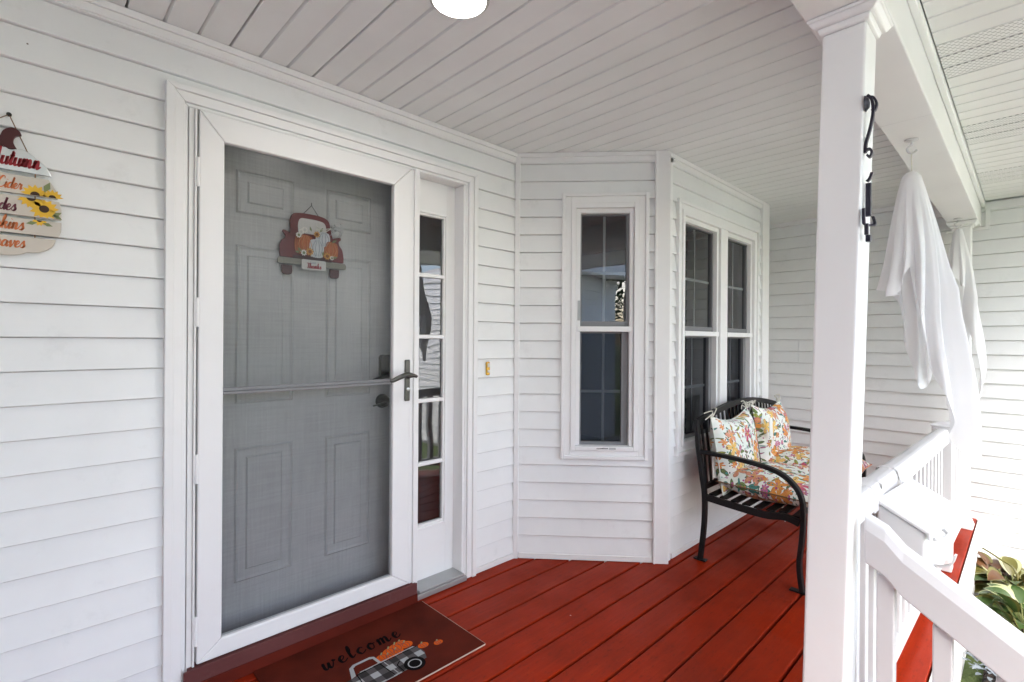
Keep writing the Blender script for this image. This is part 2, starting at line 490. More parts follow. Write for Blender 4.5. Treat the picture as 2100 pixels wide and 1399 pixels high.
def fabric(name, seed):
    m = NT(name)
    uv = m.n('TexCoord').outputs['UV']
    mp = m.n('Mapping', {'Vector': uv, 'Location': (seed * 3.7, seed * 1.9, 0)})
    wob = m.n('TexNoise', {'Vector': mp, 'Scale': 9.0, 'Detail': 2.0})
    wv = m.n('VectorMath', {0: mp.outputs[0]}, operation='ADD')
    ws = m.n('VectorMath', {0: wob.outputs['Color'], 'Scale': .05}, operation='SCALE')
    m.set(wv.inputs[1], ws.outputs[0])
    co = wv.outputs[0]
    base = (.74, .79, .73, 1)
    nb = m.n('TexNoise', {'Vector': mp, 'Scale': 3.0})
    col = m.mix(m.ramp(nb.outputs[0], [(.45, (0, 0, 0)), (.6, (1, 1, 1))]), base, (.82, .81, .76, 1))

    def cell(scale, offs):
        mm = m.n('Mapping', {'Vector': co, 'Location': (offs, offs * .7, 0)})
        v = m.n('TexVoronoi', {'Vector': mm, 'Scale': scale, 'Randomness': .9}, voronoi_dimensions='2D')
        df = m.n('VectorMath', {0: mm.outputs[0], 1: v.outputs['Position']}, operation='SUBTRACT')
        sc = m.n('VectorMath', {0: df.outputs[0], 'Scale': scale}, operation='SCALE')
        sx = m.n('SeparateXYZ', {'Vector': sc})
        cc = m.n('SeparateColor', {'Color': v.outputs['Color']})
        return sx.outputs[0], sx.outputs[1], cc

    def rot(x, y, a):
        ca, sa = m.math('COSINE', a), m.math('SINE', a)
        return (m.math('ADD', m.math('MULTIPLY', x, ca), m.math('MULTIPLY', y, sa)),
                m.math('SUBTRACT', m.math('MULTIPLY', y, ca), m.math('MULTIPLY', x, sa)))

    def leaves(col, scale, offs, a, b, stops, prob):
        x, y, cc = cell(scale, offs)
        x, y = rot(x, y, m.math('MULTIPLY', cc.outputs[0], 6.28))
        d = m.math('ADD', m.math('POWER', m.math('ABSOLUTE', m.math('DIVIDE', x, a)), 2.0), m.math('POWER', m.math('ABSOLUTE', m.math('DIVIDE', y, b)), 1.5))
        on = m.math('MULTIPLY', m.math('LESS_THAN', d, 1.0), m.math('LESS_THAN', cc.outputs[2], prob))
        lc = m.ramp(cc.outputs[1], stops, 'CONSTANT')
        vein = m.math('LESS_THAN', m.math('ABSOLUTE', y), .022)
        side = m.math('GREATER_THAN', m.math('SINE', m.math('MULTIPLY', m.math('ADD', x, m.math('ABSOLUTE', y)), 42.0)), .55)
        edge = m.math('GREATER_THAN', d, .72)
        dark = m.math('MAXIMUM', m.math('MAXIMUM', vein, edge), m.math('MULTIPLY', side, .6))
        lc = m.mix(m.math('MULTIPLY', dark, .75), lc, (.03, .05, .02, 1))
        return m.mix(on, col, lc)

    def flowers(col, scale, offs, n, rad, stops, prob):
        x, y, cc = cell(scale, offs)
        ang = m.math('ADD', m.math('ARCTAN2', y, x), m.math('MULTIPLY', cc.outputs[0], 6.28))
        r = m.math('SQRT', m.math('ADD', m.math('MULTIPLY', x, x), m.math('MULTIPLY', y, y)))
        pet = m.math('MULTIPLY', m.math('ADD', m.math('POWER', m.math('ABSOLUTE', m.math('COSINE', m.math('MULTIPLY', ang, n / 2))), .8), .18), rad)
        on = m.math('MULTIPLY', m.math('LESS_THAN', r, pet), m.math('LESS_THAN', cc.outputs[2], prob))
        fc = m.ramp(cc.outputs[1], stops, 'CONSTANT')
        q = m.math('DIVIDE', r, pet)
        fc = m.mix(m.ramp(q, [(.1, (.7, .7, .7)), (.45, (0, 0, 0))]), fc, (.75, .42, .05, 1))
        fc = m.mix(m.math('MULTIPLY', m.math('GREATER_THAN', q, .86), .5), fc, (.25, .06, .03, 1))
        st = m.math('GREATER_THAN', m.math('SINE', m.math('MULTIPLY', ang, n * 3.0)), .88)
        fc = m.mix(m.math('MULTIPLY', st, .35), fc, (.3, .05, .05, 1))
        return m.mix(on, col, fc)

    greens = [(0, (.16, .24, .04)), (.3, (.02, .22, .20)), (.5, (.38, .40, .05)), (.7, (.10, .16, .04)), (.88, (.62, .40, .06))]
    col = leaves(col, 4.6, .3, .46, .14, greens, .75)
    col = leaves(col, 8.0, 1.7, .42, .12, [(0, (.03, .26, .24)), (.35, (.55, .10, .03)), (.6, (.20, .24, .05)), (.8, (.45, .06, .22))], .65)
    col = flowers(col, 2.9, 2.3, 5, .46, [(0, (.74, .27, .03)), (.34, (.52, .06, .15)), (.50, (.70, .30, .18)), (.74, (.78, .52, .14))], .58)
    col = flowers(col, 6.5, 5.1, 6, .40, [(0, (.45, .08, .28)), (.2, (.72, .24, .04)), (.7, (.66, .22, .15))], .28)
    x, y, cc = cell(17.0, 3.1)
    r = m.math('SQRT', m.math('ADD', m.math('MULTIPLY', x, x), m.math('MULTIPLY', y, y)))
    dot = m.math('MULTIPLY', m.math('LESS_THAN', r, .26), m.math('LESS_THAN', cc.outputs[0], .22))
    col = m.mix(dot, col, m.ramp(cc.outputs[1], [(0, (.40, .04, .25)), (.5, (.03, .25, .22)), (.75, (.05, .05, .03))], 'CONSTANT'))
    col = m.mix(.06, col, base)
    wve = m.n('TexNoise', {'Vector': mp, 'Scale': 260.0})
    m.P(Base_Color=col, Roughness=.85)
    m.set(m.b.inputs['Specular IOR Level'], .15)
    m.bump(wve.outputs[0], .2, .002)


for k in range(4): fabric('floral_%s' % 'abcd'[k], k + 1)


def leafmat(name, col, col2, scale=20):
    m = NT(name)
    geo = m.n('NewGeometry').outputs['Position']
    n1 = m.n('TexNoise', {'Vector': geo, 'Scale': scale, 'Detail': 4.0})
    oi = m.n('ObjectInfo').outputs['Random']
    c = m.mix(m.math('ADD', m.math('MULTIPLY', n1.outputs[0], .7), m.math('MULTIPLY', oi, .3)), c4(col), c4(col2))
    m.P(Base_Color=c, Roughness=.45)
    m.set(m.b.inputs['Subsurface Weight'], .0)


leafmat('leaf_green', (.018, .045, .010), (.055, .10, .018))
leafmat('leaf_cream', (.22, .25, .10), (.42, .43, .26))
leafmat('leaf_brown', (.045, .018, .007), (.14, .060, .018))
leafmat('leaf_yellow', (.14, .12, .025), (.07, .075, .014))
leafmat('leaf_silver', (.14, .17, .19), (.26, .30, .33), 60)

m = NT('lawn')
geo = m.n('NewGeometry').outputs['Position']
n1 = m.n('TexNoise', {'Vector': geo, 'Scale': .6, 'Detail': 8.0})
n2 = m.n('TexNoise', {'Vector': geo, 'Scale': 60.0, 'Detail': 4.0})
m.P(Base_Color=m.mix(m.math('ADD', m.math('MULTIPLY', n1.outputs[0], .5), m.math('MULTIPLY', n2.outputs[0], .5)), (.05, .085, .02, 1), (.12, .16, .05, 1)), Roughness=.95)
m.bump(n2.outputs[0], .8, .03)
m = NT('mulch')
geo = m.n('NewGeometry').outputs['Position']
n1 = m.n('TexVoronoi', {'Vector': geo, 'Scale': 38.0})
n2 = m.n('TexNoise', {'Vector': geo, 'Scale': 14.0, 'Detail': 6.0})
m.P(Base_Color=m.mix(m.n('SeparateColor', {'Color': n1.outputs['Color']}).outputs[0], (.012, .009, .008, 1), (.05, .03, .02, 1)), Roughness=.95)
m.bump(m.math('ADD', n1.outputs['Distance'], n2.outputs[0]), 1.0, .03)

# ------------------------------------------------------------------ script lettering (single-stroke cursive skeletons)
GL = {
    'a': (1.0, [[(.72, .86), (.42, 1), (.06, .55), (.2, .03), (.55, .25), (.75, .9), (.72, .25), (.85, .02), (1.05, .3)]]),
    'c': (.82, [[(.68, .8), (.45, 1), (.08, .55), (.28, .02), (.6, .1), (.86, .35)]]),
    'd': (1.0, [[(.7, .85), (.4, 1), (.05, .5), (.22, .02), (.6, .3), (.85, 1.3), (.92, 2.0), (.78, .9), (.74, .25), (.88, .02), (1.05, .3)]]),
    'e': (.8, [[(-.02, .3), (.42, .5), (.6, .82), (.4, 1), (.1, .6), (.2, .08), (.5, .03), (.85, .35)]]),
    'i': (.45, [[(.0, .4), (.2, 1), (.12, .3), (.22, .02), (.48, .35)], [(.28, 1.42), (.30, 1.5)]]),
    'k': (.9, [[(0, .3), (.35, 1.5), (.32, 2.0), (.15, 1.4), (.08, .0)], [(.1, .5), (.45, 1), (.6, .8), (.25, .55), (.5, .4), (.65, .02), (.92, .35)]]),
    'l': (.55, [[(0, .3), (.38, 1.4), (.36, 2.0), (.16, 1.4), (.12, .4), (.25, .02), (.58, .35)]]),
    'm': (1.45, [[(0, .6), (.15, 1), (.2, .8), (.12, 0), (.25, .65), (.5, 1), (.6, .75), (.54, .0), (.68, .65), (.92, 1), (1.04, .75), (1.0, .2), (1.12, .02), (1.48, .35)]]),
    'n': (1.0, [[(0, .6), (.15, 1), (.2, .8), (.12, 0), (.25, .65), (.5, 1), (.62, .75), (.58, .2), (.7, .02), (1.03, .35)]]),
    'o': (.85, [[(.45, 1), (.1, .6), (.2, .05), (.55, .1), (.68, .65), (.45, 1), (.55, .8), (.9, .75)]]),
    'p': (.95, [[(0, .5), (.2, 1), (.05, -1.0)], [(.15, .5), (.45, 1), (.7, .6), (.5, .05), (.2, .15)], [(.5, .05), (.98, .35)]]),
    'r': (.7, [[(0, .4), (.18, 1.05), (.3, .85), (.55, .9), (.45, .3), (.55, .02), (.75, .35)]]),
    's': (.7, [[(0, .3), (.38, 1.05), (.45, .7), (.6, .3), (.35, 0), (.05, .12)], [(.35, 0), (.75, .35)]]),
    't': (.6, [[(0, .4), (.35, 1.7), (.2, .4), (.3, .02), (.62, .35)], [(-.02, 1.15), (.6, 1.2)]]),
    'u': (1.0, [[(0, .5), (.15, 1), (.1, .3), (.28, .02), (.6, .35), (.72, 1), (.68, .25), (.8, .02), (1.03, .35)]]),
    'v': (.85, [[(0, .5), (.18, 1), (.3, .1), (.4, .02), (.68, .7), (.66, 1), (.88, .8)]]),
    'w': (1.3, [[(0, .7), (.15, 1), (.12, .2), (.35, .02), (.62, .9), (.6, .2), (.8, .02), (1.1, .7), (1.05, 1), (1.32, .8)]]),
    'y': (.95, [[(0, .5), (.15, 1), (.12, .35), (.35, .1), (.65, .4), (.75, 1), (.6, -.6), (.35, -.95), (.25, -.6), (.95, .3)]]),
    'h': (1.0, [[(0, .3), (.35, 1.5), (.32, 2.0), (.15, 1.4), (.08, .0), (.25, .65), (.5, 1), (.62, .7), (.58, .15), (.7, .02), (1.0, .35)]]),
    'A': (1.5, [[(-.1, .2), (.2, .05), (.7, 1.3), (1.05, 2.05), (1.05, .9), (1.15, .05), (1.5, .35)], [(.3, .7), (.8, .85), (1.25, .75)]]),
    'C': (1.25, [[(1.05, 1.55), (1.0, 1.95), (.6, 1.9), (.1, .9), (.35, .05), (.8, .05), (1.25, .45)]]),
    'G': (1.3, [[(1.05, 1.55), (1.0, 1.95), (.6, 1.9), (.1, .9), (.35, .05), (.85, .2), (1.0, .8), (.95, .0), (.7, -.5)], [(.7, .8), (1.15, .85)]]),
    'T': (1.1, [[(.0, 1.6), (.1, 1.95), (.7, 1.85), (1.25, 2.0)], [(.7, 1.85), (.6, .9), (.55, .05), (.3, .1)]]),
    'H': (1.5, [[(.1, 1.7), (.35, 2.0), (.3, .8), (.15, 0)], [(1.15, 2.05), (1.0, .9), (1.0, .1), (1.4, .35)], [(.1, .95), (.7, 1.05), (1.3, 1.0)]]),
    'L': (1.1, [[(.6, 1.6), (.75, 2.0), (.45, 1.6), (.3, .3), (.1, .1), (.5, .12), (1.1, .2)]]),
    'P': (1.25, [[(.3, 1.9), (.3, .9), (.15, 0)], [(-.05, 1.5), (.4, 2.05), (1.0, 1.8), (.85, 1.1), (.35, 1.0)]]),
    ' ': (.6, []),
}


def text_width(s): return sum(GL[ch][0] for ch in s)


def script(mb, s, O, ux, uy, size, thick=.14, slant=.18, xs=1.0, track=0.0, m=0):
    """flat brush lettering; O = start on baseline, ux/uy = unit axes of the print, size = x-height"""
    O, ux, uy = Vector(O), Vector(ux), Vector(uy)
    x = 0
    for ch in s:
        adv, strokes = GL[ch]
        for st in strokes:
            pts = smoothpath([(p[0] + x + slant * p[1], p[1], 0) for p in st], 6)
            L, Rr = [], []
            for k, p in enumerate(pts):
                d = (pts[min(k + 1, len(pts) - 1)] - pts[max(k - 1, 0)])
                if d.length < 1e-6: d = Vector((0, 1, 0))
                d.normalize()
                wd = thick * (.45 + .75 * max(0, -d.y) + .15 * abs(d.x)) / 1.1
                if len(st) == 2 and ch == 'i': wd = thick * .8
                nn = Vector((-d.y, d.x, 0)) * wd
                L.append(p + nn); Rr.append(p - nn)
            iL = mb.verts([O + ux * (p.x * size * xs) + uy * (p.y * size) for p in L])
            iR = mb.verts([O + ux * (p.x * size * xs) + uy * (p.y * size) for p in Rr])
            for k in range(len(iL) - 1):
                mb.quad(iR[k], iR[k + 1], iL[k + 1], iL[k], m=m)
        x += adv + track
    return mb


# ================================================================== SETTING
H = 2.352            # porch ceiling height
PITCH = .1027        # siding / ceiling plank module
struct(MB().grid(lambda a, b: Vector((-150 + 300 * a, -170 + 300 * b, -.52 - .0 * a)), 8, 8).build('ground', 'lawn', recalc=False), 'lawn round the house')
struct(MB().box(1.62, 4.94, -3.1, -1.93, -.6, -.47).build('garden_bed', 'mulch', bevel=.03), 'dark mulched bed at the foot of the porch')
struct(MB().box(-1.7, 1.5, -13, -2.75, -.56, -.505).build('bounce_slab', 'concrete', bevel=.01), 'unseen concrete slab added before the porch steps to bounce light upward')  # unseen slab, added to throw light up under the porch ceiling

# deck: boards run along X
deck = struct(empty('porch_deck', (0, 0, 0)), 'red painted plank porch floor')
joints = [-.002] + [-.101 - .1503 * k for k in range(12)]
joints[-1] = -1.838
for k in range(len(joints) - 1):
    y1, y0 = joints[k] - .0052 - random.uniform(0, .0014), joints[k + 1] + .0052 + random.uniform(0, .0014)
    segs = [(-1.6, 4.945)]
    if k == 8: segs = [(-1.6, 2.684), (2.687, 4.945)]
    if k == 3: segs = [(-1.6, .21), (.213, 4.945)]
    for x0, x1 in segs:
        MB().box(x0, x1, y0, y1, -.036, random.uniform(-.0012, .0012)).build('deck_board', 'deck_red', deck, bevel=.004)
MB().box(-1.6, 4.945, -1.83, -.002, -.2, -.042).build('joist_underlay', 'dark_gap', deck)
MB().box(-1.6, 4.945, -1.852, -1.8385, -.2, -.004).build('fascia_board', 'trim_worn', deck, bevel=.003)
sk = empty('porch_skirt', (3.2, -1.84, -.5))
tag(sk, 'white vertical board skirt under the red deck edge', 'skirting')
for k in range(26):
    x = 1.62 + k * .128
    MB().box(x, x + .121, -1.85, -1.838, -.53, -.203).build('skirt_board', 'trim_worn', sk, bevel=.003)
st = empty('porch_steps', (.7, -2.3, -.52))
tag(st, 'red painted wooden steps leading down from the porch', 'steps')
for k, (z, y1) in enumerate(((-.17, -1.856), (-.34, -2.146))):
    MB().box(-.5, 1.42, y1 - .30, y1, z - .036, z).build('tread', 'deck_red', st, bevel=.006)
    MB().box(-.49, 1.41, y1 - .27, y1 - .255, z - .165, z - .037).build('riser', 'trim_worn', st)

# ------------------------------------------------------------------ the house
house = empty('house', (0, 0, 0))
tag(house, 'white vinyl sided house with bay window and grey front door', 'house')


class Plane:
    def __init__(s, O, t, n):
        s.O, s.t, s.n = Vector(O), Vector(t).normalized(), Vector(n).normalized()

    def p(s, u, o, z): return s.O + s.t * u + s.n * o + Vector((0, 0, z))

    def box(s, mb, u0, u1, o0, o1, z0, z1, m=0):
        return mb.hexa([s.p(u0, o0, z0), s.p(u1, o0, z0), s.p(u1, o1, z0), s.p(u0, o1, z0), s.p(u0, o0, z1), s.p(u1, o0, z1), s.p(u1, o1, z1), s.p(u0, o1, z1)], m)

    def frame(s, mb, u0, u1, z0, z1, wl, wr, wt, wb, o0, o1, m=0):
        """rectangular ring: outer u0..u1 x z0..z1, member widths"""
        s.box(mb, u0, u0 + wl, o0, o1, z0, z1, m)
        s.box(mb, u1 - wr, u1, o0, o1, z0, z1, m)
        s.box(mb, u0 + wl, u1 - wr, o0, o1, z1 - wt, z1, m)
        if wb: s.box(mb, u0 + wl, u1 - wr, o0, o1, z0, z0 + wb, m)
        return mb


def siding_piece(pl, u0, u1, za, zb, zk, zk1, parent, mat='vinyl', sag=0):
    """one clapboard course, clipped to za..zb; profile swells outward towards its butt edge"""
    f = lambda z: .0185 - .0135 * (z - zk) / (zk1 - zk)
    prof = [(-.012, za)]
    if za <= zk + 1e-6:
        prof += [(.006, za), (.0165, za), (.0188, za + .0022), (f(za + .012), za + .012)]
    else:
        prof += [(f(za), za)]
    prof += [(f(zb), zb - (.0019 if zb > zk1 - .001 else 0)), (-.012, zb - (.0019 if zb > zk1 - .001 else 0))]
    mb = MB()
    mb.prism([pl.p(u0, o, z) for o, z in prof], pl.t * (u1 - u0))
    return mb.build('siding_course', mat, parent, smooth=35)


def side_wall(name, label, pl, L, z0, ztop, zline, holes=(), backing=True, thick=.12, gaps=()):
    """holes: (u0,u1,z0,z1) rectangles kept free of siding and backing"""
    mb = MB()
    us = sorted({0, L} | {h[0] for h in holes} | {h[1] for h in holes})
    for a, b in zip(us, us[1:]):
        cuts = [(h[2], h[3]) for h in holes if h[0] <= a + 1e-6 and h[1] >= b - 1e-6]
        z = z0
        for c, d in sorted(cuts):
            if c > z: pl.box(mb, a, b, -thick, -.014, z, c)
            z = max(z, d)
        if ztop > z: pl.box(mb, a, b, -thick, -.014, z, ztop + .05)
    wall = mb.build(name, 'backing', house)
    wall['label'] = label
    zs = [zline]
    while zs[0] > z0: zs.insert(0, zs[0] - PITCH)
    while zs[-1] < ztop: zs.append(zs[-1] + PITCH)
    for zk, zk1 in zip(zs, zs[1:]):
        a, b = max(zk, z0), min(zk1, ztop)
        if b - a < .006: continue
        hh = [h for h in holes if h[3] > a and h[2] < b]
        u = 0
        spans = []
        for h in sorted(hh):
            if h[0] > u: spans.append((u, h[0], a, b))
            if h[3] < b - .006: spans.append((h[0], h[1], max(a, h[3]), b))
            if h[2] > a + .006: spans.append((h[0], h[1], a, min(b, h[2])))
            u = h[1]
        if u < L: spans.append((u, L, a, b))
        for (p, q, c, d) in spans:
            if q - p < .004: continue
            cutpts = [p] + [g[0] for g in gaps if p < g[0] < q and g[1] <= c < g[2]] + [q]
            for e, f in zip(cutpts, cutpts[1:]):
                siding_piece(pl, e + (.0008 if e != p else 0), f - (.0008 if f != q else 0), c, d - .0002, zk, zk1, wall)
    return wall


DW = Plane((-1.6, 0, 0), (1, 0, 0), (0, -1, 0))            # wall with the front door, u = x + 1.6
B0, B1 = Vector((2.052, 0, 0)), Vector((2.638, -.645, 0))
BT = (B1 - B0).normalized()
BW = Plane(B0, BT, (BT.y, -BT.x, 0))                       # angled bay panel
BL = (B1 - B0).length
B2 = Plane((2.638, -.632, 0), (1, 0, 0), (0, -1, 0))       # bay front
WW = Plane((4.955, .4, 0), (0, -1, 0), (-1, 0, 0))         # wing wall
ZL = 2.088 - 20 * PITCH
X = 1.6
wall = side_wall('wall', 'white clapboard wall round the front door', DW, 3.652, -.02, 2.327, ZL, [(.345 + X, 1.735 + X, -.05, 2.155)])
bay = side_wall('bay_wall', 'narrow angled bay wall facing the porch', BW, BL, -.02, 2.327, ZL, [(.27, .764, .587, 2.118)])
bay2 = side_wall('bay_wall', 'front wall of the bay behind the bench', B2, 1.56, -.02, 2.327, ZL, [(2.742 - 2.638, 3.985 - 2.638, .59, 2.11)])
wing = side_wall('wing_wall', 'long white clapboard wall of the wing beyond the porch', WW, 8.0, -.47, 2.42, 1.266 + .64, [], gaps=[(1.06, 1.03, 1.2)])
LW = Plane((-1.75, .4, 0), (0, -1, 0), (1, 0, 0))         # garage wing on the left, mirrored in the bay window
gw = side_wall('garage_wall', 'white clapboard wall of the garage wing behind the viewer', LW, 5.85, -.50, 2.34, ZL, [])
MB().box(-4.5, -1.765, -5.44, .4, -.52, 2.4).build('garage_wall', 'trim', house)
MB().prism([(-1.30, -3.40, 2.44), (-1.30, -3.40, 2.58), (-4.6, -3.40, 4.3), (-4.6, -3.40, 2.44)], (0, -2.4, 0)).build('roof', 'shingle', house)
MB().box(-1.299, -1.27, -5.82, -3.40, 2.38, 2.60).build('fascia', 'trim', house)
MB().box(-1.749, -1.30, -5.8, -3.40, 2.41, 2.4395).build('soffit', 'soffit', house)
# end of bay, hidden side, roof mass, interior
mb = MB()
B3 = Plane((4.19, -.632, 0), (.70, .714, 0), (.714, -.70, 0))
B3.box(mb, 0, .9, -.1, 0, -.02, 2.37)
mb.build('bay_wall', 'trim', house)
MB().box(-1.6, 5.3, .16, 3.2, -.02, .03).box(-1.6, 5.3, 3.2, 3.3, 0, 2.5).box(-1.7, -1.6, .12, 3.2, 0, 2.5).box(5.3, 5.4, .12, 3.2, 0, 2.5).box(-1.6, 5.3, .13, 3.2, 2.4, 2.5).build('room', 'interior', house)
mb = MB()
mb.prism([(2.2, .2, .02), (2.72, -.50, .02), (4.1, -.50, .02), (4.75, .2, .02)], (0, 0, .02))
mb.prism([(2.2, .2, 2.36), (2.72, -.50, 2.36), (4.1, -.50, 2.36), (4.75, .2, 2.36)], (0, 0, .03))
mb.build('room', 'interior', house)
# foundation of wing
MB().box(4.967, 5.2, -7.5, .0, -.56, -.48).build('foundation', 'foundation', house)
# roof over everything; its unseen front eave is lengthened to shade the rails
mb = MB()
mb.prism([(-1.9, -3.35, 2.42), (-1.9, 3.6, 2.52), (-1.9, 3.6, 4.6), (-1.9, 3.2, 4.6), (-1.9, -3.35, 2.58)], (8.4, 0, 0))
rf = mb.build('roof', 'shingle', house)
MB().box(-1.9, 4.96, -3.39, -3.352, 2.27, 2.56).build('fascia', 'trim', house)

# crown channels along the ceiling, starter strips along the floor, corner posts
def strip(pl, u0, u1, z0, z1, o, name, mat='trim', o0=.0, bevel=.002):
    mb = MB(); pl.box(mb, u0, u1, o0, o, z0, z1)
    return mb.build(name, mat, house, bevel=bevel)


for pl, L in ((DW, 3.652), (BW, BL), (B2, 1.56)):
    strip(pl, 0, L, 2.3275, H - .0005, .029, 'crown_channel')
    strip(pl, 0, L, 2.300, 2.3272, .0225, 'crown_channel')
strip(WW, 0, 2.06, 2.318, H - .0005, .026, 'crown_channel')
strip(WW, 2.262, 8, 2.222, 2.2795, .03, 'crown_channel')
strip(DW, 1.737 + X, 3.652 - .012, .003, .033, .0235, 'starter_strip', 'trim_worn')
strip(BW, .03, .81, .003, .034, .0235, 'starter_strip', 'trim_worn')
strip(B2, .06, 1.44, .003, .034, .0235, 'starter_strip', 'trim_worn')
mb = MB()
BW.box(mb, -.002, .026, 0, .030, .002, H - .001)
mb.build('corner_trim', 'trim', house, bevel=.003)
mb = MB()
BW.box(mb, BL - .070, BL + .012, 0, .031, -.0, H + .0)
BW.box(mb, BL - .074, BL - .062, 0, .036, .0, H - .001)
B2.box(mb, -.012, .048, 0, .0225, .001, H - .001)
mb.build('corner_post', 'trim', house, bevel=.003)
mb = MB()
B2.box(mb, 1.43, 1.565, 0, .0305, .001, H - .001)
mb.build('corner_post', 'trim', house, bevel=.003)

# ------------------------------------------------------------------ windows
def window(label, pl, trim, units, zt, zm, zb, flip=False):
    w_ = empty('window', pl.p((trim[0] + trim[1]) / 2, 0, trim[2]), house)
    w_['label'] = label
    u0, u1, z0, z1 = trim
    e = .0012
    # outer J-trim, mitred look: proud ring, then stepped casing
    pl.frame(MB(), u0, u1, z0, z1, .020, .020, .020, .020, 0, .034).build('casing', 'trim', w_, bevel=.003)
    pl.frame(MB(), u0 + .020, u1 - .020, z0 + .020, z1 - .020, .034, .034, .036, .030, 0, .024).build('casing', 'trim', w_, bevel=.003)
    pl.frame(MB(), u0 + .054, u1 - .054, z0 + .050, z1 - .056, .028, .028, .030, .024, -.06, .031).build('frame', 'trim', w_, bevel=.003)
    iu0, iu1, iz0, iz1 = u0 + .082, u1 - .082, z0 + .074, z1 - .086
    for k, (a, b) in enumerate(units):
        lo = iu0 if k == 0 else a - .034
        hi = iu1 if k == len(units) - 1 else b + .034
        if k:
            mb = MB(); pl.box(mb, units[k - 1][1] + .034 + e, a - .034 - e, -.06, .028, iz0, iz1)
            mb.build('mullion', 'trim', w_, bevel=.004)
        # exterior stop + sash
        pl.frame(MB(), lo + e, hi - e, iz0 + e, iz1 - e, a - .010 - lo, hi - b - .010, iz1 - zt - .010, zb - iz0 - .016, -.055, .012).build('stop', 'trim', w_, bevel=.002)
        mb = MB(); pl.box(mb, a - .022, b + .022, -.03, .024, zm - .016, zm + .014)
        mb.build('meeting_rail', 'trim', w_, bevel=.003)
        pl.frame(MB(), a - .009, b + .009, zm + .0145, zt + .009, .009, .016, .009, .030, -.045, -.012).build('sash', 'grey_frame', w_, bevel=.002)
        pl.frame(MB(), a - .009, b + .009, zb - .015, zm - .0165, .010, .040, .009, .045, -.060, -.022).build('sash', 'grey_frame', w_, bevel=.002)
        for (p, q, o) in ((zm + .04, zt + .002, -.028), (zb + .026, zm - .02, -.042)):
            mb = MB(); mb.poly([pl.p(a, o, p), pl.p(b + .004, o, p), pl.p(b + .004, o, q), pl.p(a, o, q)])
            mb.build('pane', 'glass' if o > -.03 else 'screened_glass', w_, recalc=False)
            # grilles between the glass
            mid = (a + b) / 2
            mb = MB(); pl.box(mb, mid - .007, mid + .007, o - .014, o - .008, p, q)
            mb.build('muntin', 'muntin_grey', w_)
            for zz in ([.48] if len(units) > 1 else [.46]):
                h_ = p + (q - p) * zz
                mb = MB(); pl.box(mb, a, mid - .0072, o - .014, o - .008, h_ - .008, h_ + .008); pl.box(mb, mid + .0072, b, o - .014, o - .008, h_ - .008, h_ + .008)
                mb.build('muntin', 'muntin_grey', w_)
    return w_


win1 = window('narrow double hung window in the angled bay wall', BW, (.27, .764, .587, 2.118), [(.386, .650)], 1.996, 1.337, .650)
win2 = window('twin double hung window above the bench', B2, (2.742 - 2.638, 3.985 - 2.638, .59, 2.11), [(2.863 - 2.638, 3.290 - 2.638), (3.470 - 2.638, 3.866 - 2.638)], 1.985, 1.318, .655)
# small sticker and latch on the narrow window
mb = MB(); BW.box(mb, .362, .378, .0122, .015, 1.385, 1.50)
mb.build('sash_latch', 'aluminium', win1, bevel=.002)
mb = MB()
random.seed(3)
u = .475
for k in range(9):
    wd = random.uniform(.004, .008)
    BW.box(mb, u, u + wd, .031, .0316, .6475 - random.uniform(.0, .001), .6475 + random.uniform(.004, .008)); u += wd + .002
BW.box(mb, u + .004, u + .042, .031, .0316, .6470, .6495); BW.box(mb, u + .004, u + .042, .031, .0316, .6525, .655)
mb.build('sticker', 'black', win1)
# inner curtains, dim
for pl_, a, b in ((B2, 2.80 - 2.638, 3.98 - 2.638),):
    pass

# ------------------------------------------------------------------ door unit
dc = empty('door_casing', (1.04, 0, 0), house)
cx0, cx1, cz = .338, 1.735, 2.155
Dp = Plane((0, 0, 0), (1, 0, 0), (0, -1, 0))


def mitre(name, mat, u0, u1, z0, z1, wd, o0, o1, par, foot=True, wt=None, bevel=.002):
    """three (or four) mitred members"""
    wt = wd if wt is None else wt
    def mem(poly):
        mb = MB(); mb.prism([Dp.p(u, o0, z) for u, z in poly], Dp.n * (o1 - o0)); return mb.build(name, mat, par, bevel=bevel)
    g = .0006
    mem([(u0, z0), (u0 + wd, z0 + (wt if foot else 0)), (u0 + wd, z1 - wt - g), (u0, z1 - g)])
    mem([(u1, z0), (u1, z1 - g), (u1 - wd, z1 - wt - g), (u1 - wd, z0 + (wt if foot else 0))])
    mem([(u0 + g, z1), (u1 - g, z1), (u1 - wd - g, z1 - wt), (u0 + wd + g, z1 - wt)])
    if foot: mem([(u0 + g, z0), (u1 - g, z0), (u1 - wd - g, z0 + wt), (u0 + wd + g, z0 + wt)])


mitre('casing', 'trim', cx0, cx1, .004, cz, .026, 0, .040, dc, foot=False, wt=.020)
mitre('casing', 'trim', cx0 + .0262, cx1 - .0262, .004, cz - .0202, .030, -.12, .031, dc, foot=False, wt=.034)
mitre('jamb', 'trim', cx0 + .0564, cx1 - .0564, .004, cz - .0544, .012, -.13, .020, dc, foot=False, wt=.012)
mb = MB()
Dp.box(mb, .408, .424, -.02, .026, .06, 2.085)
Dp.box(mb, .4245, .4315, -.02, .035, .06, 2.083)
mb.build('hinge_rail', 'trim_worn', dc, bevel=.0015)
for zc in (1.86, 1.36, .80, .22):
    MB().tube([(.4345, -.033, zc - .052), (.4345, -.033, zc + .052)], .0068, 10).build('hinge', 'trim', dc, smooth=40)
MB().box(.395, 1.665, -.048, .13, .004, .03).build('sill', 'aluminium', dc, bevel=.003)
MB().box(.395, 1.352, -.056, -.0485, .046, .098).build('threshold_board', 'threshold', dc, bevel=.002)
